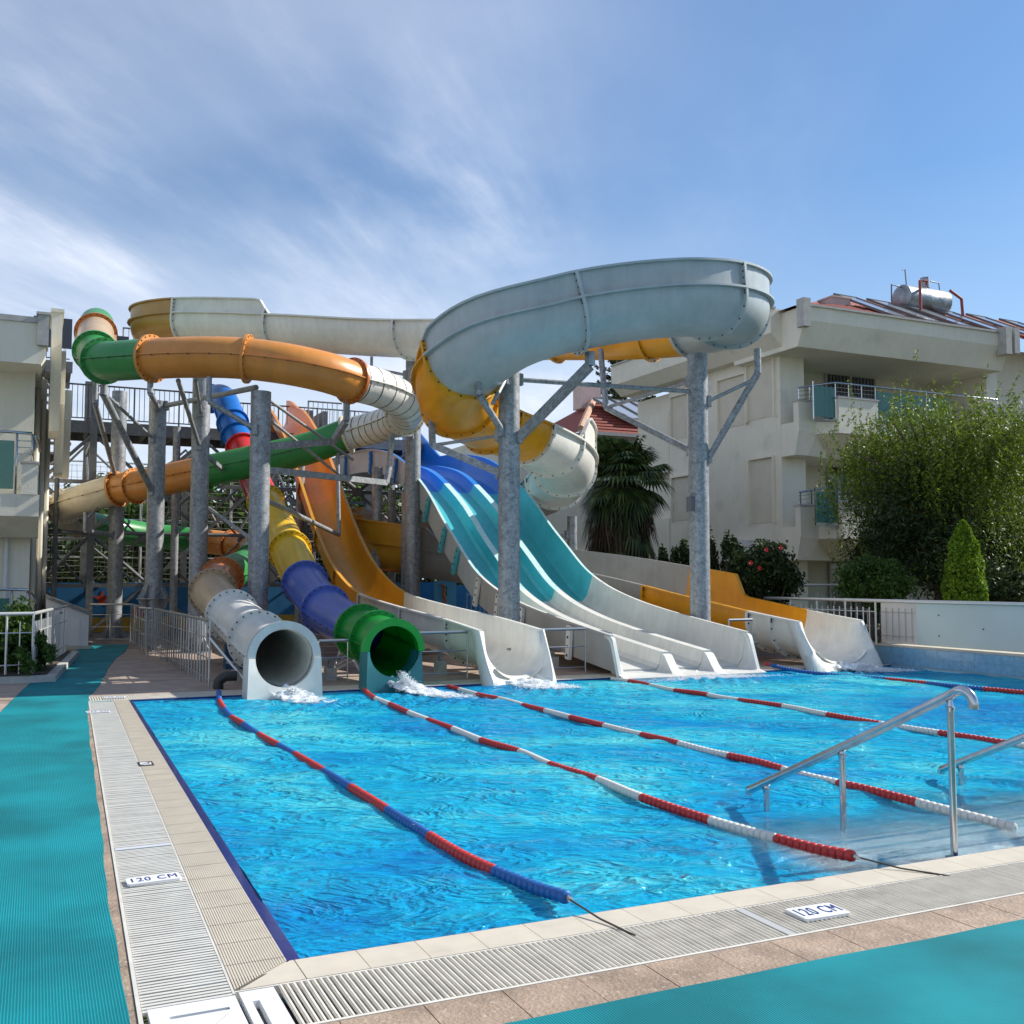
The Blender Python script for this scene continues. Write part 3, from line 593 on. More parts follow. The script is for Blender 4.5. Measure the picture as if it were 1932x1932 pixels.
# ================================================================== HANDRAILS
def handrail(x, label, loc):
    t = thing('handrail', label, 'handrail', (x, 4.16, 0))
    dx_ = -.10
    pts = [(x+.012, 4.045, .80), (x+.012, 4.045, .83), (x+.010, 4.06, .87), (x+.006, 4.10, .893), (x+.003, 4.145, .885), (x, 4.21, .850), (x-.04, 4.7, .60), (x-.08, 5.25, .33), (x-.11, 5.78, .075), (x-.112, 5.83, .05), (x-.112, 5.84, .02)]
    P, _ = spline(pts, .03); g = G(); g.tube(P, .028, 16); link('top_rail', g, steel, t, smooth=True, auto=60)
    for px, py, pz, zb in ((x, 4.19, .83, -.01), (x-.06, 4.98, .455, -.5), (x-.105, 5.66, .125, -.9)):
        g = G(); g.tube([(px, py, zb), (px, py, pz-.04)], .0195, 14); g.tube([(px, py, pz-.06), (px, py, pz-.035), (px, py, pz-.03), (px, py, pz+.01)], .02, 12, rr=[.021, .028, .018, .010]); 
        if zb > -.1: g.tube([(px, py, -.034), (px, py, -.024), (px, py, -.016)], .05, 16, rr=[.052, .05, .022])
        link('post', g, steel, t, smooth=True, auto=40)
handrail(4.63, 'polished steel handrail rising from the water beside the white steps', None)
handrail(6.45, 'second steel handrail, cut by the right edge of the picture', None)

# ================================================================== SLIDES
def ring(c, a, b, r, n): return [c+r*(a*math.cos(2*math.pi*j/n)+b*math.sin(2*math.pi*j/n)) for j in range(n)]
def tube_slide(root, nodes, secs, r=.375, n=26, flcol=None, nobolts=(), tilt_support=None, seams=()):
    P, par = spline(nodes, .16); P = P[:, :3]; T, Sd, U = frames(P)
    # keep the frame continuous
    for k, (a, b, col, fcol) in enumerate(secs):
        i0 = int(np.argmin(abs(par-a))); i1 = int(np.argmin(abs(par-b)))
        g = G(); rows = [ring(P[i], Sd[i], U[i], r, n) for i in range(i0, i1+1)]; inner = [ring(P[i], Sd[i], U[i], r-.018, n) for i in range(i0, i1+1)]
        g.sweep(rows, caps=False)
        g.sweep([x[::-1] for x in inner], caps=False)
        for sgn in (-1, 1):      # horizontal seam rib on both sides
            rr_ = []
            for i in range(i0, i1+1):
                c = P[i]+Sd[i]*sgn*(r-.004); w = Sd[i]*sgn*.045; h = U[i]*.010; rr_.append([c-h, c+w-h, c+w+h, c+h] if sgn > 0 else [c+h, c+w+h, c+w-h, c-h])
            g.sweep(rr_)
            for i in range(i0, i1, 2):   # bolts along the seam
                c = P[i]+Sd[i]*sgn*(r+.03)-U[i]*.018; g.obox(c-T[i]*.013, c+T[i]*.013, .026, .02, 1)
        if k in seams:
            for i in range(i0+1, i1): 
                if (i-i0) % 2 == 1:
                    a_ = P[i]-T[i]*.012; b_ = P[i]+T[i]*.012; rr2 = [ring(a_, Sd[i], U[i], r+.004, n), ring(b_, Sd[i], U[i], r+.004, n)]; g.sweep(rr2, caps=False, mi=2)
        o = link('tube_section', g, [col, bolt_m, seam_m], root, smooth=True, auto=35)
        if fcol is not None:
            i = i0; g = G(); rows = []
            for dt, R0 in ((-.028, r-.004), (-.028, r+.075), (.028, r+.075), (.028, r-.004)): rows.append(ring(P[i]+T[i]*dt, Sd[i], U[i], R0, n))
            g.sweep(rows, caps=False, mi=0)
            nbolt = 22
            for q in range(nbolt):
                th = 2*math.pi*(q+.5)/nbolt; dvec = Sd[i]*math.cos(th)+U[i]*math.sin(th)
                for sg in (-1, 1):
                    c = P[i]+dvec*(r+.045)+T[i]*sg*.028; g.obox(c, c+T[i]*sg*.012, .022, .022, 1)
            link('flange', g, [fcol, bolt_m], root, smooth=True, auto=30)
    return P, par, T, Sd, U
# --- A: the long coiled tube, white exit
A = thing('tube_slide', 'long coiled tube slide in green, orange and cream ending in a white mouth', 'water slide', (3, 13.5, 0))
An = [(1.35, 29.4, 8.2), (1.25, 27.6, 7.95), (1.12, 25.4, 7.42), (1.04, 23.7, 6.75), (.99, 22.2, 6.02), (1.12, 20.95, 5.70), (1.75, 20.15, 5.64), (2.45, 19.45, 5.60), (3.25, 18.95, 5.56), (4.09, 18.62, 5.46), (4.85, 18.62, 5.36), (5.38, 18.88, 5.30), (6.1, 19.3, 5.27), (6.8, 20.0, 5.19), (7.2, 20.95, 5.13), (7.3, 22.0, 5.11), (7.05, 23.1, 5.05), (6.62, 23.6, 4.95),
      (5.71, 23.97, 4.59), (4.19, 24.71, 4.21), (3.19, 25.63, 4.01), (2.30, 26.61, 3.83), (1.8, 27.3, 3.77), (1.12, 27.8, 3.56), (.70, 28.6, 3.42), (.62, 29.7, 3.30), (.9, 31.0, 3.18), (1.7, 32.2, 3.04), (2.9, 32.9, 2.88), (3.9, 33.05, 2.78), (5.1, 32.7, 2.65), (5.8, 31.6, 2.50), (5.75, 29.9, 2.28), (5.25, 27.4, 2.05), (4.45, 24.6, 1.82), (3.55, 22.0, 1.55), (3.05, 20.0, 1.27), (3.0, 18.2, .98), (3.08, 16.6, .72), (3.02, 15.2, .57), (2.98, 14.1, .50), (2.97, 13.5, .485)]
Ag, Ao, Ac, Aw = GF['green'], GF['orange'], GF['cream'], GF['white']
secsA = [(0, 2.75, GF['green'], GF['green']), (2.75, 3.75, GF['tan'], GF['rust']), (3.75, 4.9, Ag, Ag), (4.9, 6.1, Ag, Ag), (6.1, 8.2, Ao, Ao), (8.2, 11.0, Ao, Ao), (11.0, 14.3, Aw, GF['rust']), (14.3, 17.0, Aw, Ac), (17.0, 18.6, Ag, Ac), (18.6, 19.55, Ag, Ag),
         (19.55, 21.2, Ao, Ag), (21.2, 22.0, Ao, Ao), (22.0, 24.2, Ac, Ao), (24.2, 26.3, Ac, Ac), (26.3, 29.4, Ag, Ac), (29.4, 30.4, Ao, GF['rust']), (30.4, 31.8, Ao, GF['rust']), (31.8, 33.5, Aw, Aw), (33.5, 35.1, Ag, Ag), (35.1, 36.0, GF['rust'], GF['rust']), (36.0, 37.3, GF['tan'], GF['tan']), (37.3, 38.7, GF['white'], GF['white']), (38.7, 41.0, GF['white'], GF['white'])]
PA = tube_slide(A, An, secsA, r=.38, seams=(6, 7))
def tube_exit(root, cx, y, cz, r, ringm, boxm, w, yaw=0):
    n = 28
    g = G()      # upper half mouth ring
    rows = []
    for k in range(n+1):
        th = math.pi*k/n; c, s = math.cos(th), math.sin(th)
        rows.append([(cx+c*(r-.02), y, cz+s*(r-.02)), (cx+c*(r+.085), y, cz+s*(r+.085)), (cx+c*(r+.085), y+.09, cz+s*(r+.085)), (cx+c*(r-.02), y+.09, cz+s*(r-.02))])
    g.sweep(rows); link('mouth_ring', g, ringm, root, smooth=True, auto=40)
    g = G(); hw = w/2   # saddle block with the bore cut out, flaring down into the water
    inner0 = [(cx+math.cos(th)*(r-.015), y-.02, cz+math.sin(th)*(r-.015)) for th in np.linspace(math.pi, 2*math.pi, 25)]
    inner1 = [(cx+math.cos(th)*(r-.015), y+.32, cz+math.sin(th)*(r-.015)) for th in np.linspace(math.pi, 2*math.pi, 25)]
    def outer(yy, fl):
        o_ = []
        for th in np.linspace(math.pi, 2*math.pi, 25):
            f = (th-math.pi)/math.pi
            if f < .34: o_.append((cx-hw-fl*(f/.34), yy-.02*(f/.34), cz-.0-(cz+.10)*(f/.34)))
            elif f > .66: o_.append((cx+hw+fl*((1-f)/.34), yy-.02*((1-f)/.34), cz-(cz+.10)*((1-f)/.34)))
            else: o_.append((cx+(hw+fl)*(f-.5)/.16, yy-.02, -.10))
        return o_
    o0, o1 = outer(y-.05, .02), outer(y+.32, .02)
    rows = [[inner0[k], o0[k], o1[k], inner1[k]] for k in range(25)]
    g.sweep(rows); o = link('exit_block', g, boxm, root, smooth=True, auto=32)
tube_exit(A, 2.97, 13.42, .485, .395, GF['bluegrey'], GF['white'], .94)
# --- C: the straight tube, green exit
Cc = thing('tube_slide', 'straight tube slide in blue, red, yellow and violet with a green mouth', 'water slide', (4.65, 13.5, 0))
Cn = [tuple(onD(*q)) for q in ((421, 752, 29.0), (439, 798, 27.8), (447, 822, 27.3), (457, 845, 26.8), (489, 923, 24.9), (521, 985, 22.5), (547, 1040, 20.6), (575, 1100, 19.0), (614, 1150, 17.6), (655, 1178, 16.6), (682, 1192, 15.95), (712, 1206, 15.3), (737, 1219, 14.7))]+[(4.50, 13.62, .52)]
Cn = [(Cn[0][0]-.1, Cn[0][1]+1.6, Cn[0][2]+.25)]+Cn
secsC = [(0, 2, GF['blue'], GF['azure']), (2, 3, GF['blue'], GF['blue']), (3, 4, GF['blue'], GF['blue']), (4, 5.4, GF['red'], GF['red']), (5.4, 7.0, GF['yellow'], GF['yellow']), (7.0, 8.0, GF['yellow'], GF['yellow']), (8.0, 9.0, GF['violet'], GF['violet']), (9.0, 11.0, GF['violet'], GF['violet']), (11.0, 12.0, GF['dgreen'], GF['dgreen']), (12.0, 14.0, GF['dgreen'], GF['dgreen'])]
tube_slide(Cc, Cn, secsC, r=.365)
tube_exit(Cc, 4.50, 13.55, .52, .365, GF['dgreen'], GF['petrol'], .78)

# --- open channels
def uprof(a, d, rad, off, eL, eR, nb=9):
    "half width a, depth d; wall top heights eL/eR above rail level; off = outward offset"
    A_, D_ = a+off, d+off; R_ = rad+off; pts = [(-A_, eL)]
    for k in range(nb+1):
        th = math.pi+math.pi/2*k/nb; pts.append((-A_+R_+R_*math.cos(th), -D_+R_+R_*math.sin(th)))
    for k in range(nb+1):
        th = 1.5*math.pi+math.pi/2*k/nb; pts.append((A_-R_+R_*math.cos(th), -D_+R_+R_*math.sin(th)))
    pts.append((A_, eR)); return pts
def channel(root, nodes, secs, a, d, rad, ext=None, th=.02, extcol=None, lipw=.05, names='channel_section', step=.15, bolts=True, depthf=None, flange=.06, supports=()):
    P, par = spline(nodes, step); P = P[:, :3]; T, Sd, U = frames(P); n = len(P)
    ext = ext or (lambda p: (0, 0)); depthf = depthf or (lambda p: d)
    def at(i, s, u): return P[i]+Sd[i]*s+U[i]*u
    for (p0, p1, col, jc) in secs:
        i0, i1 = int(np.argmin(abs(par-p0))), int(np.argmin(abs(par-p1))); g = G(); rows = []
        for i in range(i0, i1+1):
            eL, eR = ext(par[i]); dd = depthf(par[i]); o_ = uprof(a, dd, min(rad, dd), th, eL, eR); n_ = uprof(a, dd, min(rad, dd), 0, eL, eR)
            rows.append([at(i, *q) for q in o_]+[at(i, *q) for q in n_[::-1]])
        g.sweep(rows)
        for sg in (-1, 1):       # rolled rim on the top edge, rib at rail level below an extension
            r1, r2 = [], []; anyext = False
            for i in range(i0, i1+1):
                e = ext(par[i])[0 if sg < 0 else 1]; anyext |= e > .02
                s0, s1, u0, u1 = sg*(a-.003), sg*(a+lipw+.02), e-.018, e+.018
                q = [(s0, u0), (s1, u0), (s1, u1), (s0, u1)]; q = q if sg > 0 else q[::-1]; r1.append([at(i, *z) for z in q])
                s0, s1 = sg*(a+th-.003), sg*(a+lipw+.045); q = [(s0, -.02), (s1, -.02), (s1, .014), (s0, .014)]; q = q if sg > 0 else q[::-1]; r2.append([at(i, *z) for z in q])
            g.sweep(r1)
            if anyext: g.sweep(r2)
        link(names, g, col, root, smooth=True, auto=35)
        if jc is not None:
            i = i0; eL, eR = ext(par[i]); dd = depthf(par[i]); g = G(); rows = []
            o_ = uprof(a, dd, min(rad, dd), th+flange, eL, eR); n_ = uprof(a, dd, min(rad, dd), th-.004, eL, eR)
            for dt in (-.03, .03): rows.append([at(i, *q)+T[i]*dt for q in o_]+[at(i, *q)+T[i]*dt for q in n_[::-1]])
            g.sweep(rows)
            if bolts:
                b_ = uprof(a, dd, min(rad, dd), th+flange*.55, eL, eR)
                bb = [np.array(b_[0])*(1-f)+np.array(b_[1])*f for f in np.linspace(.08, .92, 5)]+[np.array(x) for x in b_[1:-1:2]]+[np.array(b_[-2])*(1-f)+np.array(b_[-1])*f for f in np.linspace(.08, .92, 5)]
                for q in bb:
                    for sg in (-1, 1):
                        c = at(i, *q)+T[i]*sg*.03; g.obox(c, c+T[i]*sg*.012, .025, .025, 1)
            link('flange', g, [jc, bolt_m], root, smooth=True, auto=30)
    return P, par, T, Sd, U
def exit_lip(root, cx, y, a, d, rad, zt, colr, run=.40):
    "fat rounded rim closing the end of an open slide: side walls sweep down into the water"
    g = G(); inn = uprof(a, d, rad, 0, 0, 0, 12); n = len(inn)-1; rows = []
    seg = np.r_[0, np.cumsum([math.dist(inn[i], inn[i+1]) for i in range(n)])]; seg /= seg[-1]
    for k in range(n+1):
        f = seg[k]; ix, iz = cx+inn[k][0]*.98, zt+inn[k][1]*.985
        sg = -1 if f < .5 else 1; e = min(f, 1-f)
        ox = cx+sg*(a+.10) if e < .36 else cx+sg*(a+.10)*(.5-e)/.14
        oz = zt+.015-(zt+.13)*min(1, e/.34)
        yi = y-run*(1-max(iz, .02)/zt)*.55; yo = y-run*(1-max(oz, 0)/zt)
        rows.append([(ix, yi-.02, iz), ((ix*.35+ox*.65), yo-.03, iz*.3+oz*.7), (ox, yo, oz), (ox, yo+.22, oz-.01), (ix, yi+.34, iz-.004)])
    g.sweep(rows); link('exit_lip', g, colr, root, smooth=True, auto=60)
    g = G(); V = [(cx+inn[k][0]*.99, yy, zt+inn[k][1]-.002-(.0 if yy > y-.1 else .03)) for yy in (y+.1, y-.1, y-.3) for k in range(n//4, n-n//4+1)]; m_ = n-n//4-n//4+1
    g.add(V, [(r*m_+c, r*m_+c+1, (r+1)*m_+c+1, (r+1)*m_+c) for r in range(2) for c in range(m_-1)]); link('run_out', g, colr, root, smooth=True)
# orange / amber / white open slide
O = thing('body_slide', 'single open slide, orange and amber above with a long white run-out', 'water slide', (6.46, 13.6, 0))
On = [(6.46, y, z) for y, z in ((31.6, 6.72), (30.3, 6.62), (29.2, 6.32), (28, 5.72), (26.6, 4.85), (25.6, 4.08), (24.7, 3.38), (24.0, 2.85), (23.35, 2.4), (22.5, 1.92), (21.5, 1.53), (20.5, 1.27), (19.5, 1.14), (17.6, 1.0), (15.5, .87), (13.95, .74))]
extO = lambda p: (.16*(1+math.cos(min(1, p/1.3)*math.pi)), .22*(1+math.cos(min(1, max(0, p-.2)/1.1)*math.pi)))
channel(O, On, [(0, 2, GF['orange'], None), (2, 3.6, GF['orange'], GF['orange']), (3.6, 5.2, GF['orange'], GF['orange']), (5.2, 7.5, GF['amber'], GF['amber']), (7.5, 9.5, GF['amber'], GF['amber']), (9.5, 11.3, GF['gold'], GF['amber']), (11.3, 13.0, GF['white'], GF['white']), (13.0, 14.1, GF['white'], GF['white']), (14.1, 15, GF['white'], GF['white'])], .46, .66, .42, extO)
exit_lip(O, 6.46, 13.95, .46, .66, .42, .74, GF['white'])
# wide multi-lane slide
Mroot = thing('multilane_slide', 'wide three-lane slide, dark blue above, turquoise below and white at the water', 'water slide', (9.4, 13.6, 0))
Mn = [(9.425, y, z) for y, z in ((31.5, 4.62), (29.0, 4.56), (27.0, 4.47), (25.3, 4.22), (24.3, 3.95), (23.4, 3.55), (22.4, 3.02), (21.4, 2.32), (20.6, 1.82), (19.6, 1.22), (18.6, .84), (17.5, .58), (16.4, .40), (15.2, .25), (13.9, .10))]
PM, parM = spline(Mn, .2); PM = PM[:, :3]; TM, SM, UM = frames(PM)
def xs_of(i):
    y = PM[i][1]; hw = .62 if y > 18 else .56
    ht = .55 + .05*min(1, max(0, (y-14)/8)); dv = .26 if y < 22 else .24
    hr = ht+(max(0, y-28.2)*.5 if y > 28.2 else 0); hl = ht
    # s is positive towards -X because the path runs along -Y: mirror x
    top = [(-1.33, hl), (-1.27, hl), (-1.22, .12), (-1.14, 0), (-.46, 0), (-.40, .06), (-.365, dv), (-.215, dv), (-.18, .06), (-.12, 0), (.34, 0), (.40, .06), (.435, dv), (.585, dv), (.62, .06), (.68, 0), (1.14, 0), (1.22, .12), (1.27, hr), (1.33, hr)]
    bot = [(1.33, hr-.04), (1.30, hr-.05), (1.27, -.02), (.9, -.07), (0, -.07), (-.9, -.07), (-1.27, -.02), (-1.30, hl-.05), (-1.33, hl-.04)]
    return top, bot
def lane_mf(zone):
    def f(i, j):
        if j in (0, 6, 12, 18): return 1
        if j >= 19: return 2
        return 0
    return f
ntop = 20
for (p0, p1, col, rim) in ((0, 2.2, 'azure', 'blue'), (2.2, 4.8, 'azure', 'azure'), (4.8, 6.8, 'teal', 'stripe'), (6.8, 8.2, 'teal', 'stripe'), (8.2, 9.45, 'teal', 'stripe'), (9.45, 11.5, 'lane', 'white'), (11.5, 13.0, 'lane', 'white'), (13.0, 14.0, 'lane', 'white')):
    i0, i1 = int(np.argmin(abs(parM-p0))), int(np.argmin(abs(parM-p1))); rows = []
    for i in range(i0, i1+1):
        t_, b_ = xs_of(i); rows.append([PM[i]+np.array((q[0], 0, 0))+UM[i]*q[1] for q in t_+b_])
    g = G(); g.sweep(rows, mfun=lane_mf(0)); side = 'white' if col in ('lane',) else ('teal' if col == 'teal' else 'grey')
    o = link('lane_section', g, [GF[col], GF[rim], GF['bluegrey'] if col != 'lane' else GF['grey']], Mroot, smooth=True, auto=35); recentre_normals(o)
for p in (1.0, 2.2, 3.7, 4.8, 6.2, 7.3, 8.2, 9.45, 10.4, 11.5, 13.0):      # joint flanges on both outer walls
    i = int(np.argmin(abs(parM-p))); t_, b_ = xs_of(i)
    for sg, h in ((-1, t_[0][1]), (1, t_[-1][1])):
        g = G(); c = PM[i]+np.array((sg*1.335, 0, 0)); g.obox(c+UM[i]*(h-.06), c-UM[i]*.07, .06, .13, 0, up=(0, 1, 0))
        for q in np.linspace(.08, .9, 4):
            cc = c+UM[i]*(h-.06-(h)*q)+np.array((sg*.03, 0, 0)); g.box(cc[0]-.008, cc[0]+.008, cc[1]-.02, cc[1]+.02, cc[2]-.02, cc[2]+.02, 1)
        link('flange', g, [GF['teal'] if 4.7 < p < 9.2 else (GF['azure'] if p < 4.7 else GF['white']), bolt_m], Mroot)
g = G()   # run-out: walls and dividers sweep down into the water
i = len(PM)-1; t_, b_ = xs_of(i); rows = []
for dy, sc in ((0, 1), (.05, .99), (.085, .93), (.16, .66), (.24, .36), (.33, .04), (.50, 0)):
    rows.append([PM[i]+np.array((q[0]*(1+.01*dy), -dy, -.03-dy*.12))+UM[i]*(q[1]*(sc if q[1] > .01 else 1)) for q in t_+b_])
g.sweep(rows, mfun=lane_mf(0)); o = link('exit_lip', g, [GF['lane'], GF['white'], GF['grey']], Mroot, smooth=True, auto=40); recentre_normals(o)
g = G()
for sx in (-1.30, -.29, .51, 1.30):
    h = xs_of(i)[0][0][1] if abs(sx) > 1 else .26; rl_ = .044 if abs(sx) > 1 else .07
    pts = [PM[i]+np.array((sx, -dy+rl_*.8, -.03*(dy > 0)-dy*.12))+UM[i]*(h*sc-rl_*.95) for dy, sc in ((-.12, .99), (0, .99), (.05, .98), (.085, .92), (.16, .66), (.24, .36), (.33, .04), (.38, -.2))]
    g = G(); g.tube(pts, rl_, 14); link('lip_roll', g, GF['white'], Mroot, smooth=True)

# --- B: the long open spiral
Bt = thing('spiral_slide', 'long open channel slide spiralling in grey and golden yellow around the columns', 'water slide', (12.6, 13.7, 0))
Bn = [(5.9, 29.7, 8.4), (4.6, 29.4, 8.35), (3.3, 29.1, 8.3), (2.75, 28.1, 8.25), (3.6, 26.8, 8.17), (5.3, 24.8, 7.83), (7.0, 22.9, 7.46), (8.3, 21.2, 7.18), (9.7, 19.6, 6.97), (11.0, 18.0, 6.78), (11.75, 16.6, 6.67), (11.6, 15.3, 6.58), (10.6, 14.55, 6.47), (9.2, 14.55, 6.28), (7.8, 14.8, 5.96), (6.85, 15.15, 5.60), (6.5, 16.15, 5.18), (6.85, 17.1, 4.86), (7.7, 17.9, 4.72), (8.9, 18.6, 4.58), (10.0, 19.4, 4.40), (10.9, 20.6, 4.2), (11.4, 22.1, 3.95), (11.4, 23.7, 3.72), (10.9, 25.5, 3.5), (9.8, 26.8, 3.25), (8.5, 27.0, 3.0), (7.75, 26.1, 2.72), (8.0, 24.9, 2.45), (9.1, 23.8, 2.2), (10.5, 22.4, 1.95), (11.9, 20.6, 1.65), (12.55, 18.8, 1.35), (12.62, 17, 1.12), (12.62, 15.2, .9), (12.62, 13.95, .77)]
def ramp(p, a, b, h, k=.5): return h*max(0, min(1, (p-a)/k, (b-p)/k))
def extB(p):      # (left, right) wall extensions
    l = ramp(p, 8.4, 16.2, .42)+ramp(p, 15.6, 18.6, .34)*0+ramp(p, 15.0, 17.5, .0); r = ramp(p, 1.2, 5.05, .36, .12)+ramp(p, 19.8, 25.2, .62, .35)+ramp(p, 25.5, 29.4, .52)
    l2 = ramp(p, 30.2, 32.85, .42, .18)
    return (l+l2, r)
Gw, Gg, Gy, Gb = GF['white'], GF['grey'], GF['gold'], GF['bluegrey']  # the grey is darkened to carry the shade on the lower turns
channel(Bt, Bn, [(0, 2.6, GF['ochre'], GF['ochre']), (2.6, 3.9, GF['ochre'], GF['ochre']), (3.9, 5.0, Gw, Gw), (5.0, 6.5, Gw, Gw), (6.5, 8.2, Gw, Gw), (8.2, 9.3, Gy, Gy), (9.3, 9.95, Gy, Gy), (9.95, 10.9, Gb, Gb), (10.9, 12.0, Gb, Gb), (12.0, 13.9, Gb, Gb), (13.9, 15.85, Gb, Gb), (15.85, 17.1, Gy, Gy), (17.1, 18.2, Gy, Gy), (18.2, 19.0, Gy, Gy), (19.0, 19.9, Gw, Gw), (19.9, 21.2, Gw, Gw), (21.2, 22.0, Gw, Gw), (22.0, 24.2, Gg, Gw), (24.2, 26.0, Gg, Gg), (26.0, 28.6, GF['amber'], GF['amber']), (28.6, 30.4, Gg, Gg), (30.4, 31.9, Gg, Gg), (31.9, 33.0, Gy, Gy), (33.0, 33.9, Gy, Gy), (33.9, 34.4, Gw, Gw), (34.4, 35, Gw, Gw)], .66, .68, .58, extB, th=.022, lipw=.06, flange=.075)
exit_lip(Bt, 12.62, 13.97, .66, .68, .58, .77, GF['white'], run=.45)

# ================================================================== COLUMNS AND ARMS
def column(loc, top, r, label, gus=None, cap=True, arms=(), box=None):
    x, y = loc; t = thing('support_column', label, 'column', (x, y, 0), 'galvanised columns that carry the slides')
    g = G(); g.tube([(x, y, 0.02), (x, y, top)], r, 28); link('shaft', g, galv, t, smooth=True, auto=50)
    g = G()
    if gus is None: gus = 0.0
    zb = gus
    for zz in ((zb,) if zb > .3 else (0.0,)):
        pts = [(x+(r+.17)*math.cos(a), y+(r+.17)*math.sin(a)) for a in np.linspace(0, 2*math.pi, 9)[:-1]]
        g.prism(pts, zz, zz+.025); 
        for a in np.linspace(0, 2*math.pi, 9)[:-1]:
            d_ = np.array((math.cos(a), math.sin(a), 0)); pr2 = np.array((-math.sin(a), math.cos(a), 0))*.007; c = np.array((x, y, 0.))
            for sg in ((1, -1) if zz > .3 else (1,)):
                V = []
                for w in (-1, 1):
                    V += [c+d_*(r-.01)+pr2*w+(0, 0, zz+(.02 if sg > 0 else .005)), c+d_*(r+.15)+pr2*w+(0, 0, zz+(.02 if sg > 0 else .005)), c+d_*(r-.01)+pr2*w+(0, 0, zz+sg*.36)]
                g.add(V, [(0, 1, 2), (5, 4, 3), (0, 3, 4, 1), (1, 4, 5, 2), (2, 5, 3, 0)])
    link('base_flange', g, galv, t)
    for A_ in arms:
        g = G(); pts = A_[0]; rr_ = A_[1] if len(A_) > 1 else .055
        kind = A_[2] if len(A_) > 2 else 'arm'
        for p, q in zip(pts[:-1], pts[1:]):
            if kind == 'beam': g.obox(p, q, rr_*1.6, rr_*2.2)
            else: g.rod(p, q, rr_, 12)
        for p in (pts[0],):   # clamp bracket
            d_ = np.array(p, float); c = np.array((x, y, p[2])); v = d_-c; v[2] = 0; v = v/(np.linalg.norm(v)+1e-6); e = c+v*(r+.03)
            g.obox(e+(0, 0, -.10), e+(0, 0, .10), .10, .07, up=tuple(v)); 
            for zz in (-.09, .09):
                f_ = np.array((-v[1], v[0], 0))*.07; g.obox(e+f_+(0, 0, zz)-v*.02, e-f_+(0, 0, zz)-v*.02, .02, .03)
        link('support_arm' if kind != 'tie' else 'tie_rod', g, galv if kind != 'tie' else brace_m, t, smooth=True, auto=40)
    if box:
        g = G(); g.box(*box); link('junction_box', g, mat('box_dark', (.12, .12, .13), .6), t)
    return t
RC = .185
def col_at(u, k): p = onD(u, 900, k); return (p[0], p[1])
p1 = col_at(222, 26.3); p2 = col_at(295, 22.6); p3 = col_at(377, 21.5); p4 = col_at(490, 18.9); p5 = (8.02, 22.85); p6 = (7.36, 15.98); p7 = (11.05, 15.62); p8 = col_at(1079, 25.2)
def cr(name, target, sz=.14):       # saddle bracket below a slide at world point
    pass
def surf(c, toward, z, r=RC):
    v = np.array(toward[:2])-np.array(c); v = v/np.linalg.norm(v); return (c[0]+v[0]*r, c[1]+v[1]*r, z)
def saddle(c, tgt, zc, drop=.35, zoff=0, rr=.055):
    "arm from the column to a post under the slide, and the post up to the slide"
    a = surf(c, tgt, zc); b = (tgt[0], tgt[1], tgt[2]-drop); return ([a, b, (tgt[0], tgt[1], tgt[2])], rr)
def brace(c, tgt, zc, rr=.03, kind='tie'): return ([surf(c, tgt, zc), tgt], rr, kind)
column(p1, 6.35, RC, 'leftmost thick column, behind the orange tube and the cream bend', arms=[saddle(p1, (1.06, 27.0, 3.15), 2.62, .45), brace(p1, (1.02, 27.1, 2.9), 3.75), saddle(p1, (1.0, 22.4, 5.6), 4.0, .5), brace(p1, (1.1, 24, 5.6), 6.0)])
column(p2, 5.45, RC, 'second thick column from the left, with a bolted joint flange', gus=1.08, arms=[([surf(p2, (1.05, 21.8), 3.45), (1.12, 21.6, 5.15), (1.12, 21.6, 5.4)], .07), ([surf(p2, (1.05, 21.8), 4.6), (1.12, 21.6, 5.2)], .035), saddle(p2, (1.85, 20.1, 5.25), 5.3, .25), ([surf(p2, (5, 22), 5.35), (3.6, 19.0, 5.05)], .055), ([surf(p2, (2.2, 27), 3.2), (2.4, 26.9, 3.5)], .04)])
column(p3, 6.55, RC, 'third thick column from the left, rising behind the upper orange tube', arms=[brace(p3, (2.6, 19.6, 5.2), 5.0, .035), brace(p3, (2.3, 19.7, 5.2), 4.3, .045), ([surf(p3, (5, 26), 4.2), (4.4, 25.9, 4.0)], .04, 'beam')])
column(p4, 4.98, RC, 'fourth thick column, standing behind the white and green tube mouths', arms=[([surf(p4, (2.9, 18.0), 4.25), (2.75, 18.95, 4.72), (2.75, 18.95, 5.17)], .05), ([surf(p4, (6, 22), 3.98), (5.3, 19.9, 4.25), (5.32, 19.0, 4.55), (5.32, 19.0, 4.92)], .06, 'beam'), ([surf(p4, (7, 23), 3.55), (6.9, 21.4, 3.62), (7.0, 21.5, 4.0), (7.05, 21.5, 4.72)], .055, 'beam'),
    ([surf(p4, (6, 24), 3.02), (6.4, 23.4, 2.55), (6.4, 23.6, 4.5)], .05), brace(p4, (6.4, 22.3, 4.2), 4.9), brace(p4, (6.5, 22.5, 3.6), 4.55), ([surf(p4, (3, 24), 2.2), (3.2, 25.4, 3.6)], .04)])
column(p5, 6.7, RC, 'fifth thick column, under the ribbed white bend and the grey channel', gus=.82, arms=[([surf(p5, (6.9, 22.9), 6.35), (7.0, 22.9, 6.45), (7.0, 22.9, 6.72)], .035, 'tie'), ([surf(p5, (7.2, 21.4), 4.9), (7.25, 21.9, 4.75)], .05)])
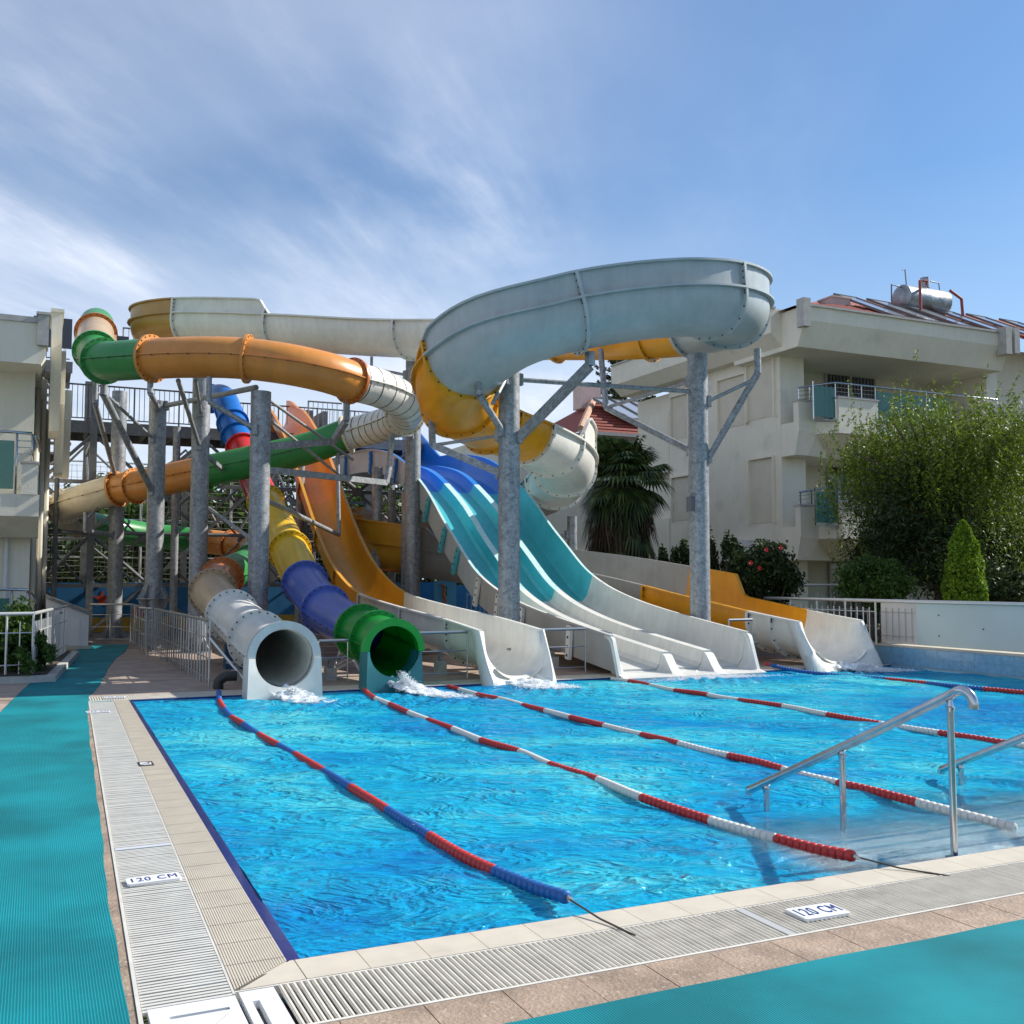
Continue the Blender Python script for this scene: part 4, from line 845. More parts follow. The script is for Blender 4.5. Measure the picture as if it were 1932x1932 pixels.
column(p6, 5.38, RC, 'tall column in front of the wide blue slide, behind the white run-out', arms=[([surf(p6, (8.6, 14.7), 3.95), (8.25, 14.7, 5.05), (8.25, 14.7, 5.28)], .07, 'beam'), ([surf(p6, (6.3, 15.5), 4.05), (6.55, 15.4, 4.55), (6.5, 15.35, 4.82)], .06), brace(p6, (6.75, 15.3, 4.4), 4.95, .035), ([surf(p6, (6.4, 17.3), 3.35), (6.35, 17.05, 3.9), (6.35, 17.1, 4.38)], .055, 'beam'), brace(p6, (6.4, 17, 3.9), 4.0, .03), ([surf(p6, p7, 4.98), surf(p7, p6, 4.98)], .042)], box=None)
column(p7, 5.68, RC, 'tall column in front of the hotel, beside the yellow part of the right slide', box=(p7[0]-RC-.06, p7[0]-RC+.02, p7[1]-.1, p7[1]+.05, 2.75, 3.02),
       arms=[([surf(p7, (11.9, 15.0), 3.75), (11.95, 15.0, 5.3), (11.95, 15.0, 5.75)], .065), brace(p7, (11.93, 15.0, 5.2), 4.8, .035), ([surf(p7, (10.4, 18.6), 3.9), (10.3, 17.7, 4.95), (10.35, 18.0, 6.2)], .06), brace(p7, (10.3, 17.7, 4.95), 5.2, .035)])
column((p8[0], p8[1]), 3.05, .12, 'short thin column below the grey bend, left of the palm', arms=[([(p8[0]-.1, p8[1], 2.6), (p8[0]-.9, p8[1]+.6, 2.45)], .04, 'beam')])
for i, (u, k, zt, r_, lab) in enumerate(((332, 27.5, 5.6, .10, 'thin square tower column behind the second and third thick columns'), (712, 25.5, 4.3, .13, 'dark post behind the orange slide, under the blue slide'), (740, 27.5, 3.9, .11, 'pale round post between the orange slide and the wide blue slide'), (768, 24.6, 3.6, .13, 'dark post just left of the fifth thick column'), (1030, 24.6, 2.2, .12, 'short post under the yellow channel, behind the wide slide'), (567, 26.5, 5.0, .11, 'dark post right behind the top of the orange slide'))):
    c = col_at(u, k); column(c, zt, r_, lab)

# ================================================================== SLIDE TOWER
TW = thing('slide_tower', 'steel slide tower with platforms, stairs and cross braces behind the slides', 'tower', (2, 31, 0))
def tpart(name, f, m=darksteel, **k):
    g = G(); f(g); return link(name, g, m, TW, **k)
for x, y in ((-1.2, 29.4), (1.3, 29.4), (4.2, 29.4), (7.0, 29.4), (10.2, 29.6), (-1.2, 33.6), (1.3, 33.6), (4.2, 33.6), (7.0, 33.6), (10.2, 33.6)):
    top = 9.6 if x < 5 else 6.6
    tpart('tower_column', lambda g: g.box(x-.09, x+.09, y-.09, y+.09, 0, 7.55 if x < 2 else 5.4))
def deckpl(x0, x1, y0, y1, z):
    tpart('platform', lambda g: (g.box(x0, x1, y0, y1, z-.05, z), g.box(x0, x1, y0-.06, y0, z-.30, z+.02), g.box(x0, x1, y1, y1+.06, z-.30, z+.02)))
    k = int((x1-x0)/.75)
    for i in range(k+1): tpart('joist', lambda g, i=i: g.box(x0+.05+i*.75, x0+.13+i*.75, y0+.01, y1-.01, z-.24, z-.052))
deckpl(-1.2, 10.6, 29.45, 31.2, 5.72)
deckpl(-1.2, .78, 31.2, 33.7, 7.62)
def railing(pts, h=1.0, gap=.13):
    for a, b in zip(pts[:-1], pts[1:]):
        a = np.array(a, float); b = np.array(b, float); L = np.linalg.norm(b-a); n = int(L/gap)
        tpart('rail_bar', lambda g: (g.rod(a+(0, 0, h), b+(0, 0, h), .025, 6), g.rod(a+(0, 0, .1), b+(0, 0, .1), .018, 6)))
        g = G()
        for i in range(1, n): c = a+(b-a)*i/n; g.rod(c+(0, 0, .1), c+(0, 0, h), .009, 4)
        for i in range(0, n, 9): c = a+(b-a)*i/n; g.rod(c, c+(0, 0, h+.02), .024, 6)
        o = link('balusters', g, darksteel, TW); o['kind'] = 'stuff'
railing([(-1.2, 29.45, 5.72), (4.0, 29.45, 5.72)]); railing([(7.1, 29.45, 5.72), (8.1, 29.45, 5.72)]); railing([(-1.2, 31.2, 5.72), (-.2, 31.2, 5.72)])
railing([(-.2, 31.2, 7.62), (.7, 31.2, 7.62)], 1.15); railing([(2.1, 31.2, 7.62), (2.4, 31.2, 7.62)], 1.15); railing([(-.2, 33.7, 7.62), (.78, 33.7, 7.62)], 1.15); railing([(5.4, 31.2, 5.72), (10.6, 31.2, 5.72)], 1.1)
for z in (2.75,):
    for (a, b) in (((-1.2, 29.4), (1.3, 29.4)), ((1.3, 29.4), (4.2, 29.4)), ((4.2, 29.4), (7, 29.4)), ((7, 29.4), (10.2, 29.6)), ((-1.2, 33.6), (4.2, 33.6)), ((4.2, 33.6), (10.2, 33.6))):
        tpart('beam', lambda g: g.rod((a[0], a[1], z), (b[0], b[1], z), .05, 8))
def xb(x0, x1, y, z0, z1, r=.045, hub=True):
    tpart('cross_brace', lambda g: (g.rod((x0, y, z0), (x1, y, z1), r, 8), g.rod((x0, y+.1, z1), (x1, y+.1, z0), r, 8)) + ((g.tube([((x0+x1)/2, y-.06, (z0+z1)/2), ((x0+x1)/2, y+.14, (z0+z1)/2)], .14, 8),) if hub else ()))
xb(-1.2, 1.3, 29.35, 2.8, 5.4); xb(1.3, 4.2, 29.35, 2.8, 5.4); xb(4.2, 7, 29.35, 2.8, 5.4); xb(7, 10.2, 29.4, 2.8, 5.4); xb(-1.2, 1.3, 29.35, .1, 2.7); xb(1.3, 4.2, 29.35, .1, 2.7); xb(4.2, 7, 33.5, .2, 5); xb(7, 10.2, 29.4, .1, 2.7)
for z in (1.35, 4.1):
    for (a, b) in (((-1.2, 29.35), (4.2, 29.35)), ((4.2, 29.35), (10.2, 29.5)), ((-1.2, 33.6), (10.2, 33.6))):
        tpart('beam', lambda g: g.obox((a[0], a[1], z), (b[0], b[1], z), .06, .10))
for x0, x1 in ((-1.2, 1.3), (1.3, 4.2), (4.2, 7.0), (7.0, 10.2)):
    xb(x0, x1, 33.5, 2.8, 5.6, .035, False); xb(x0, x1, 33.5, .2, 2.7, .035, False); xb(x0, x1, 31.3, 1.3, 4.1, .03, True)
for x in (-1.2, 1.3, 4.2, 7.0, 10.2):
    tpart('beam', lambda g: g.obox((x, 29.4, 5.3), (x, 33.6, 5.3), .07, .12)); tpart('beam', lambda g: g.obox((x, 29.4, 2.75), (x, 33.6, 2.75), .06, .10))
    tpart('cross_brace', lambda g: g.rod((x, 29.4, 2.8), (x, 33.6, 5.3), .035, 6)); tpart('cross_brace', lambda g: g.rod((x, 33.6, .1), (x, 29.4, 2.7), .035, 6))
for k, (xa1, xb1, z0_) in enumerate(((-1.0, .35, .2), (.35, -1.0, 1.75), (-1.0, .35, 3.35), (.35, -.9, 5.75))):      # zigzag stair flights
    yy_ = 30.2+.8*(k % 2)
    tpart('stair_stringer', lambda g: (g.obox((xa1, yy_, z0_), (xb1, yy_, z0_+1.55), .04, .16),)); tpart('stair_stringer', lambda g: (g.obox((xa1, yy_+.7, z0_), (xb1, yy_+.7, z0_+1.55), .04, .16),))
    for i in range(7):
        f = (i+.5)/7; tpart('stair_tread', lambda g: g.box(xa1+(xb1-xa1)*f-.12, xa1+(xb1-xa1)*f+.12, yy_, yy_+.7, z0_+1.55*f, z0_+1.55*f+.04))
    tpart('rail_bar', lambda g: g.rod((xa1, yy_, z0_+.95), (xb1, yy_, z0_+2.5), .02, 6))
    g = G()
    for i in range(9): f = i/8; g.rod((xa1+(xb1-xa1)*f, yy_, z0_+1.55*f), (xa1+(xb1-xa1)*f, yy_, z0_+.95+1.55*f), .010, 4)
    o = link('balusters', g, darksteel, TW); o['kind'] = 'stuff'
for (a, b) in (((5.3, 26.8, 3.0), (7.6, 26.8, 1.2)), ((5.3, 26.8, 1.2), (7.6, 26.8, 3.0)), ((7.6, 27.4, 3.6), (10.6, 27.4, 2.0)), ((7.6, 27.4, 2.0), (10.6, 27.4, 3.6)), ((5.3, 27.2, 3.3), (10.6, 27.2, 3.3)), ((5.3, 27.0, 2.6), (8.0, 27.8, 2.6))):
    tpart('cross_brace', lambda g: g.rod(a, b, .03, 6), brace_m)
for i in range(9):       # stairs up to the walkway and to the top
    tpart('stair_tread', lambda g: g.box(-2.3, -1.25, 29.8+i*.05, 30.15+i*.05, 3.1+i*.25, 3.14+i*.25)); 
for i in range(8):
    tpart('stair_tread', lambda g: g.box(-.9+i*.16, .25+i*.04, 31.4, 31.75, 5.6+i*.22, 5.64+i*.22))
for i in range(6):
    tpart('stair_tread', lambda g: g.box(-1.4, .75-i*.18, 29.1, 29.4, 5.05-i*.27, 5.10-i*.27))
tpart('stair_panel', lambda g: g.box(-.25, .74, 31.1, 31.15, 8.0, 8.85), mat('panel_dark', (.05, .055, .07), .4))
tpart('stair_panel', lambda g: g.box(1.85, 2.25, 31.1, 31.15, 7.75, 8.5), mat('panel_dark', (.05, .055, .07), .4))
tpart('slide_start_box', lambda g: g.box(8.0, 8.5, 29.5, 30.3, 5.4, 6.15), GF['blue'])
tpart('slide_start_box', lambda g: (g.box(7.1, 7.3, 29.7, 31, 5.4, 6.5), g.box(7.6, 7.75, 29.7, 31, 5.4, 6.5)), darksteel)

# netting, mural wall, background walls
netm = mat('net_cord', (.22, .22, .17), .9)
g = G(); yN = 34.5
nz_ = 30; nx_ = 96
for i in range(nx_):
    x = -3+i*.17; pts = [(x+.02*math.sin(i*2.1+k), yN+.05*math.sin(k*.7+i*.3), .9+k*.42) for k in range(11)]; g.tube(pts, .0065, 3, cap=False)
for k in range(26):
    z = .9+k*.165; pts = [(-3+i*.7, yN+.03*math.sin(i), z+.03*math.sin(i*1.3+k)-.02*math.cos(i*.6)) for i in range(24)]; g.tube(pts, .0065, 3, cap=False)
nt_ = thing('net_fence', 'rope net fence stretched behind the slides in front of the trees', 'net', (4, yN, 0))
o = link('netting', g, netm, nt_); o['kind'] = 'stuff'
for x in (-2.6, .2, 3.0, 5.8, 8.6, 11.4, 13.0):
    g = G(); g.rod((x, yN+.05, 0), (x, yN+.05, 5.2), .045, 8); link('post', g, rail_m, nt_)
for z in (2.2, 3.4, 4.6, 5.2):
    g = G(); g.rod((-3, yN+.05, z), (13.2, yN+.05, z), .03, 6); link('cross_rail', g, rail_m, nt_)
mw_ = thing('mural_wall', 'low wall painted as a blue sea with red starfish, bubbles and yellow sand', 'wall', (2, 31.9, 0))
seab = mat('mural_blue', (.02, .17, .38), .7, var=.25, vscale=1.2); sand = mat('mural_sand', (.55, .36, .05), .8, var=.15); redp = mat('mural_red', (.50, .05, .02), .8); greenp = mat('mural_green', (.02, .2, .08), .8); bubp = mat('mural_bubble', (.35, .55, .65), .8)
g = G(); g.box(-3.5, 12.8, 31.95, 32.1, .42, 1.42); link('sea_panel', g, seab, mw_)
g = G(); g.box(-3.5, 12.8, 31.95, 32.1, 0, .42); link('sand_panel', g, sand, mw_)
def flat(name, poly, y, m, par, d=.008):
    g = G(); g.prism(poly, y-d, y, axis='y'); return link(name, g, m, par)
for cx, cz, s_ in ((1.75, .95, .26), (1.15, .62, .16), (6.2, 1.0, .2)):
    flat('painted_starfish', [(cx+(s_ if k % 2 == 0 else s_*.38)*math.sin(math.pi*k/5), cz+(s_ if k % 2 == 0 else s_*.38)*math.cos(math.pi*k/5)) for k in range(10)], 31.95, redp, mw_)
for cx, cz, s_ in ((3.0, 1.05, .07), (3.15, .85, .06), (3.1, 1.25, .05), (3.35, 1.1, .06), (4.6, .9, .05)):
    g = G(); rows = [[(cx+R*math.cos(a), y, cz+R*math.sin(a)) for R, y in ((s_, 31.95), (s_, 31.94), (s_*.72, 31.94), (s_*.72, 31.95))] for a in np.linspace(0, 2*math.pi, 15)]; g.sweep(rows, caps=False); link('painted_bubble', g, bubp, mw_)
flat('painted_coral', [(2.6, .42), (2.55, .62), (2.75, .72), (3.0, .66), (3.2, .7), (3.25, .42)], 31.95, redp, mw_)
flat('painted_fish', [(2.75, .78), (2.95, .9), (3.15, .8), (3.2, .88), (3.2, .70), (3.13, .77), (2.95, .68)], 31.945, redp, mw_)
for cx in (4.3, 4.5, 7.9, .4): flat('painted_weed', [(cx, .42), (cx-.05, .6), (cx+.03, .75), (cx-.02, .95), (cx+.07, .78), (cx+.03, .6), (cx+.09, .42)], 31.945, greenp, mw_)
for cx in (5.0, 5.6): flat('painted_pebble', [(cx+.22*math.cos(a), .50+.10*math.sin(a)) for a in np.linspace(0, 6.283, 13)[:-1]], 31.945, mat('mural_pebble', (.06, .09, .16), .8), mw_)
# seahorse panel
sp = thing('painted_panel', 'blue square panel painted with a pink seahorse, seen between the slides', 'mural panel', tuple(onD(840, 1150, 27.0)*np.array((1, 1, 0))))
pc = onD(840, 1122, 27.0); y0 = pc[1]; pxs = [onY(u, 1120, y0)[0] for u in (820, 861)]; pz = [onY(840, v, y0)[2] for v in (1147, 1096)]
g = G(); g.box(pxs[0], pxs[1], y0, y0+.05, pz[0]-.1, pz[1]); link('panel', g, mat('mural_sky', (.12, .48, .75), .7, var=.1), sp)
sx_, sz_ = (pxs[0]+pxs[1])/2-.06, pz[0]; H = pz[1]-pz[0]
g = G(); body = [(.02, .80), (.06, .70), (.02, .58), (-.01, .47), (.05, .38), (.09, .28), (.07, .18), (.0, .14), (-.05, .19), (-.03, .25), (.01, .25)]
g.tube([(sx_+a*H, y0-.012, sz_+b*H) for a, b in body], .03, 8, rr=[.045*H, .05*H, .055*H, .07*H, .06*H, .045*H, .035*H, .03*H, .025*H, .02*H, .012*H]); g.tube([(sx_-.0*H, y0-.012, sz_+.86*H), (sx_-.08*H, y0-.012, sz_+.83*H), (sx_-.15*H, y0-.012, sz_+.80*H)], .03, 8, rr=[.065*H, .035*H, .022*H]); link('painted_seahorse', g, mat('mural_pink', (.72, .22, .13), .8), sp)
g = G(); g.tube([(sx_+.13*H, y0-.01, sz_+.78*H), (sx_+.09*H, y0-.01, sz_+.6*H), (sx_+.13*H, y0-.01, sz_+.45*H)], .02, 6); g.tube([(sx_-.22*H, y0-.01, sz_+.2*H), (sx_-.18*H, y0-.01, sz_)], .02, 6); link('painted_weed', g, greenp, sp)
g = G(); g.box(sx_+.1*H, sx_+.2*H, y0-.012, y0-.002, sz_, sz_+.09*H); link('painted_crab', g, redp, sp)
g = G(); g.tube([(sx_-.02*H, y0-.03-.02, sz_+.88*H), (sx_-.02*H, y0-.02, sz_+.88*H)], .02, 8); link('painted_eye', g, whiteplastic, sp)
pb = onD(880, 1150, 28.5); g = G(); g.box(pb[0]-.35, pb[0]+1.6, pb[1], pb[1]+.06, 0, 1.35)
o = link('painted_panel', g, mat('mural_sky2', (.05, .30, .6), .7, var=.15)); tag(o, 'plain blue painted panel right of the seahorse panel', 'mural panel')
# white barred gate right of the seahorse
ga = thing('barred_gate', 'white barred metal gate in front of the blue panel under the wide slide', 'gate', tuple(pb*np.array((1, 1, 0))-(0, .4, 0)))
gx0 = pb[0]-.15
for i in range(11): g = G(); g.rod((gx0+i*.13, pb[1]-.4, .1), (gx0+i*.13, pb[1]-.4, 1.15), .012, 5); link('bar', g, rail_m, ga)
for z in (.15, 1.1): g = G(); g.rod((gx0, pb[1]-.4, z), (gx0+1.3, pb[1]-.4, z), .018, 6); link('cross_rail', g, rail_m, ga)

# ================================================================== RAILINGS ON THE DECK
def steel_fence(pts, label, h=.9, gap=.33, nr=3, m=mat('railing_steel', (.40, .41, .42), .3, .85), post=.016, top=.024, loc=None, bars_above=0):
    t = thing('railing', label, 'railing', tuple(pts[0])); 
    for a, b in zip(pts[:-1], pts[1:]):
        a = np.array(a, float); b = np.array(b, float); L = np.linalg.norm(b-a); n = max(1, int(round(L/gap)))
        g = G(); g.rod(a+(0, 0, h), b+(0, 0, h), top, 8); link('top_rail', g, m, t, smooth=True, auto=50)
        for k in range(nr): zz = h*(k+.35)/(nr+.2); g = G(); g.rod(a+(0, 0, zz), b+(0, 0, zz), .009, 6); link('cross_rail', g, m, t)
        for i in range(n+1): c = a+(b-a)*i/n; g = G(); g.rod(c+(0, 0, .03 if i % 3 else 0), c+(0, 0, h), post if i % 3 == 0 else .011, 6); link('post', g, m, t)
    return t
q = lambda u, v: tuple(onZ(u, v))
steel_fence([q(394, 1296), q(372, 1282), q(290, 1235)], 'steel railing on the deck between the mat path and the white tube', h=.92, gap=.30)
steel_fence([q(286, 1235), q(262, 1232)], 'short folded end of the steel railing near the second column', h=.92, gap=.3)
steel_fence([q(275, 1234), q(246, 1214), q(168, 1214)], 'steel railing closing the far end of the mat path', h=.92, gap=.45)
steel_fence([(3.72, 14.62, 0), (4.15, 14.62, 0)], 'low steel railing between the white mouth and the green mouth', h=.62, gap=.42, nr=2)
steel_fence([(5.12, 14.35, 0), (5.92, 14.35, 0)], 'low steel railing between the green mouth and the white slide', h=.72, gap=.62, nr=2)
steel_fence([(7.15, 14.45, 0), (8.0, 14.45, 0)], 'low steel railing between the white slide and the three-lane slide', h=.72, gap=.7, nr=2)
steel_fence([(11.0, 14.7, 0), (11.5, 14.7, 0)], 'short low railing between the three-lane slide and the right slide', h=.8, gap=.5, nr=1)
# slanting brace at the end of the left railing
g = G(); a_, b_ = onZ(394, 1296)+(0, 0, .68), onZ(470, 1300)*np.array((1, 1, 0))+(0, 0, .05); g.rod(a_, b_, .018, 8); o = link('slanted_strut', g, rail_m); tag(o, 'slanting steel strut beside the white tube mouth', 'strut')
# black pump pipe
pp = G(); a_ = onZ(400, 1300)
P, _ = spline([(a_[0]+.08, 14.6, .0), (a_[0]+.08, 14.6, .10), (a_[0]+.16, 14.58, .17), (a_[0]+.2, 14.57, .175), (2.56, 14.56, .175)], .04); pp.tube(P, .07, 14)
o = link('water_pipe', pp, rubberb, smooth=True, auto=50); tag(o, 'black water pipe bending up from the deck beside the white tube mouth', 'pipe')
# folded lounger frame between tubes
ch = thing('folded_chair', 'folded slatted metal chair leaning by the green tube mouth', 'chair', (4.0, 15.0, 0))
fx = onZ(640, 1270)
for i in range(9):
    g = G(); z = .05+i*.075; g.obox((fx[0]-.02+i*.022, fx[1]+.2, z), (fx[0]+.16+i*.022, fx[1]-.25, z+.16), .02, .03); link('slat', g, rail_m, ch)
g = G(); g.rod((fx[0]-.05, fx[1]+.2, 0), (fx[0]+.16, fx[1]+.15, .75), .014, 6); g.rod((fx[0]+.3, fx[1]-.2, 0), (fx[0]-.05, fx[1]-.1, .7), .02, 6); link('frame', g, rail_m, ch)
# concrete feet + steel cradle below the run-outs
def foot(x, y, h, label, w=.16):
    t = thing('concrete_footing', label, 'footing', (x, y, 0))
    g = G(); g.box(x-w/2, x+w/2, y-w/2, y+w/2, 0, h*.55); link('block', g, trim, t)
    g = G(); g.box(x-.03, x+.03, y-.03, y+.03, h*.5, h); g.obox((x-.16, y, h-.02), (x+.16, y, h-.02), .08, .03); link('cradle', g, galv, t)
foot(4.05, 15.2, .33, 'small footing left of the green mouth'); foot(5.85, 15.3, .40, 'small footing left of the white run-out'); foot(5.75, 16.8, .42, 'footing set back left of the white run-out'); foot(11.6, 14.9, .38, 'small footing left of the right hand slide')
foot(2.75, 15.6, .30, 'small footing left of the white tube'); foot(7.0, 14.9, .42, 'small footing right of the white run-out')
foot(8.0, 15.6, .36, 'footing left of the three-lane slide'); foot(10.9, 15.8, .36, 'footing right of the three-lane slide')
g = G(); bx = onZ(455, 1262); g.add([(bx[0]-.25, bx[1], 0), (bx[0]+.25, bx[1], 0), (bx[0]+.1, bx[1]+.1, .32), (bx[0]-.25, bx[1]+.1, .42), (bx[0]-.25, bx[1]+.3, 0), (bx[0]+.25, bx[1]+.3, 0), (bx[0]+.1, bx[1]+.25, .32), (bx[0]-.25, bx[1]+.25, .42)], [(0, 1, 2, 3), (4, 7, 6, 5), (3, 2, 6, 7), (0, 3, 7, 4), (1, 5, 6, 2)])
o = link('equipment_cover', g, mat('cover_blue', (.01, .06, .13), .5)); tag(o, 'dark blue sloping cover on the deck behind the railing', 'cover')
# entry steps to the tower, far deck
stp = thing('tower_steps', 'low tiled steps at the foot of the slide tower', 'steps', (5, 21, 0))
for i in range(4):
    g = G(); g.box(3.9, 7.6, 19.4+i*.32, 19.4+i*.32+.34, 0.004, .10+i*.10); link('step', g, travert2, stp)
g = G(); g.box(3.9, 7.6, 20.7, 22.6, .004, .42); link('landing', g, travert2, stp)

# ================================================================== FOAM
foam_m = mat('foam', (.86, .90, .93), .5, trans=.25)
def splash(label, cx, cy, sx, sy, h, n, seed, drift=(0, 0), src=None):
    r_ = np.random.default_rng(seed); g = G()
    ico = [(0, 0, 1), (.894, 0, .447), (.276, .851, .447), (-.724, .526, .447), (-.724, -.526, .447), (.276, -.851, .447), (.724, .526, -.447), (-.276, .851, -.447), (-.894, 0, -.447), (-.276, -.851, -.447), (.724, -.526, -.447), (0, 0, -1)]
    icf = [(0, 1, 2), (0, 2, 3), (0, 3, 4), (0, 4, 5), (0, 5, 1), (1, 6, 2), (2, 7, 3), (3, 8, 4), (4, 9, 5), (5, 10, 1), (6, 7, 2), (7, 8, 3), (8, 9, 4), (9, 10, 5), (10, 6, 1), (11, 7, 6), (11, 8, 7), (11, 9, 8), (11, 10, 9), (11, 6, 10)]
    ico = np.array(ico)
    for i in range(n):
        t = r_.beta(1.0, 1.7); x = cx+drift[0]*t+sx*r_.normal()*(.35+t); y = cy+drift[1]*t+sy*r_.normal()*(.3+.6*t); hh = h*math.exp(-3.2*t)*(r_.random()**1.2)
        if src is not None: hh = max(hh, 0)+ (src*(1-t/.22) if t < .22 else 0)
        s = r_.uniform(.002, .0065)*(1 if hh < .12 else .8)*(1.0 if t < .5 else .8); sc = np.array((s*r_.uniform(1, 2.6), s*r_.uniform(1, 2.2), s*r_.uniform(.5, 1.0)))
        g.add(ico*sc+(x, y, -.02+hh), icf)
    o = link('splash', g, foam_m, smooth=True); tag(o, label, 'splash', kind='stuff'); return o
def foam_sheet_mat():
    m = bpy.data.materials.new('foam_sheet'); m.use_nodes = True; t = m.node_tree; t.nodes.clear(); o = N(t, 'ShaderNodeOutputMaterial')
    g = N(t, 'ShaderNodeNewGeometry'); at = N(t, 'ShaderNodeAttribute', attribute_name='dens')
    n = N(t, 'ShaderNodeTexNoise'); n.inputs['Scale'].default_value = 11; n.inputs['Detail'].default_value = 7; n.inputs['Roughness'].default_value = .68; n.inputs['Distortion'].default_value = 1.2; t.links.new(g.outputs['Position'], n.inputs[0])
    a = N(t, 'ShaderNodeMath', operation='ADD'); t.links.new(n.outputs[0], a.inputs[0]); t.links.new(at.outputs['Fac'], a.inputs[1])
    r = N(t, 'ShaderNodeMapRange', interpolation_type='SMOOTHSTEP'); r.inputs[1].default_value = .92; r.inputs[2].default_value = 1.28; t.links.new(a.outputs[0], r.inputs[0])
    d = N(t, 'ShaderNodeBsdfPrincipled'); d.inputs['Base Color'].default_value = (.80, .86, .90, 1); d.inputs['Roughness'].default_value = .35
    b = N(t, 'ShaderNodeBump'); b.inputs['Strength'].default_value = 1; b.inputs['Distance'].default_value = .03; t.links.new(n.outputs[0], b.inputs['Height']); t.links.new(b.outputs[0], d.inputs['Normal'])
    tr = N(t, 'ShaderNodeBsdfTransparent'); x = N(t, 'ShaderNodeMixShader'); t.links.new(r.outputs[0], x.inputs[0]); t.links.new(tr.outputs[0], x.inputs[1]); t.links.new(d.outputs[0], x.inputs[2]); t.links.new(x.outputs[0], o.inputs[0]); return m
fsm = foam_sheet_mat()
def foam_on(par, cx, cy, wx, L, dx, rise, seed, spread=1.6):
    "sheet of churned water running from the slide mouth out over the pool"
    nu, nv = 44, 60; rr = np.random.default_rng(seed); V = []; D = []
    ph = rr.uniform(0, 6.28, 8)
    for i in range(nv):
        t_ = i/(nv-1); yy = cy+.18-L*t_
        for j in range(nu):
            s_ = j/(nu-1)*2-1; w = wx*(1+spread*t_); x = cx+dx*t_+s_*w
            zz = -.012+rise*math.exp(-t_*9)*(1-.5*s_*s_)+.030*math.exp(-t_*2.2)*(math.sin(x*31+ph[0]+t_*20)+math.sin(yy*37+ph[1]+s_*4)+math.sin((x+yy)*53+ph[2]))*.5+.02*math.exp(-t_*3)
            V.append((x, yy, max(zz, -.020))); D.append(.98*(1-abs(s_)**2.2)*(1-t_)**.7-.02)
    F = [(i*nu+j, i*nu+j+1, (i+1)*nu+j+1, (i+1)*nu+j) for i in range(nv-1) for j in range(nu-1)]
    g = G(); g.add(V, F); o = link('foam_sheet', g, fsm, par, smooth=True); at = o.data.attributes.new('dens', 'FLOAT', 'POINT'); at.data.foreach_set('value', D); return o
f1 = splash('white foam pouring out of the white tube mouth', 3.04, 13.34, .10, .08, .10, 4200, 1, (.30, -.7), .06)
f2 = splash('strong white splash pouring from the green tube mouth', 4.58, 13.45, .09, .09, .17, 6500, 2, (.5, -.9), .12)
f3 = splash('foam at the end of the white run-out', 6.5, 13.4, .22, .08, .07, 3600, 3, (.4, -.5), .02)
f4 = splash('line of foam along the end of the three-lane slide', 9.6, 13.38, .62, .05, .05, 4200, 4, (.1, -.3))
f5 = splash('bluish foam in the shade at the right slide exit', 12.75, 13.4, .28, .08, .09, 3600, 5, (.5, -.6), .03)
foam_on(f1, 3.0, 13.3, .30, 1.6, .35, .10, 1); foam_on(f2, 4.56, 13.4, .28, 2.2, .85, .15, 2); foam_on(f3, 6.5, 13.45, .45, 1.5, .5, .04, 3, .9); foam_on(f4, 9.45, 13.5, 1.30, .62, .05, .02, 4, .12); foam_on(f5, 12.7, 13.45, .58, 1.1, .4, .05, 5, .6)

# ================================================================== LEFT BUILDING
LB = thing('hotel_building', 'cream hotel wing at the left edge with a roof fascia and a glass balcony', 'building', (-4, 24, 0))
def lp(name, fn, m=stucco, par=None, **k): g = G(); fn(g); return link(name, g, m, par or LB, **k)
XL = -14
lp('wall', lambda g: g.box(XL, -.12, 22.95, 34, 0, 5.95))
lp('wall', lambda g: g.box(XL, .0, 24.0, 34, 0, 6.3)); lp('wall', lambda g: g.box(XL, .12, 25.6, 34, 0, 6.1)); lp('wall', lambda g: g.box(XL, .22, 27.2, 34, 0, 5.6))
lp('fascia', lambda g: g.prism([(XL, 5.72), (-.02, 5.72), (.06, 5.9), (.06, 6.60), (XL, 6.60)], 21.9, 23.8, 'y'))
lp('fascia_trim', lambda g: g.box(XL, .0, 21.86, 21.93, 6.53, 6.64), trim)
lp('roof_post', lambda g: (g.box(-.10, .10, 21.78, 22.4, 6.08, 6.68), g.box(-.13, .13, 21.74, 22.44, 6.68, 6.73)), trim)
lp('roof_post', lambda g: (g.prism([(23.0, 5.5), (23.3, 4.6), (24.6, 4.6), (24.6, 7.05), (23.0, 7.05)], .16, .36, 'x'), g.box(.13, .39, 22.96, 24.64, 7.05, 7.12)))
lp('roof_post', lambda g: g.prism([(24.7, 5.4), (25.2, 3.9), (26.3, 3.9), (26.3, 6.6), (24.7, 6.6)], .30, .48, 'x'))
lp('roof_post', lambda g: g.prism([(26.3, 5.3), (26.9, 4.0), (27.6, 4.0), (27.6, 6.0), (26.3, 6.0)], .48, .66, 'x'))
for i in range(26): lp('roof_tile', lambda g: g.tube([(-1.0-i*.3, 22.3, 6.66), (-1.0-i*.3, 23.6, 6.95+.01*i)], .12, 6), rooftile_m)
for x_, y_ in ((-.06, 23.95), (.06, 25.5), (.18, 27.1)): lp('downpipe', lambda g: g.tube([(x_, y_, 0), (x_, y_, 5.6)], .055, 8), mat('pipe_cream', (.6, .57, .49), .6), smooth=True)
for x_ in (-.9,): lp('downpipe', lambda g: g.tube([(x_+.35, 22.9, .0), (x_+.35, 22.9, 3.0)], .04, 8), whiteplastic)
lp('downpipe', lambda g: g.tube([(.42, 28.2, .4), (.42, 28.2, 6.0)], .06, 8), darksteel)
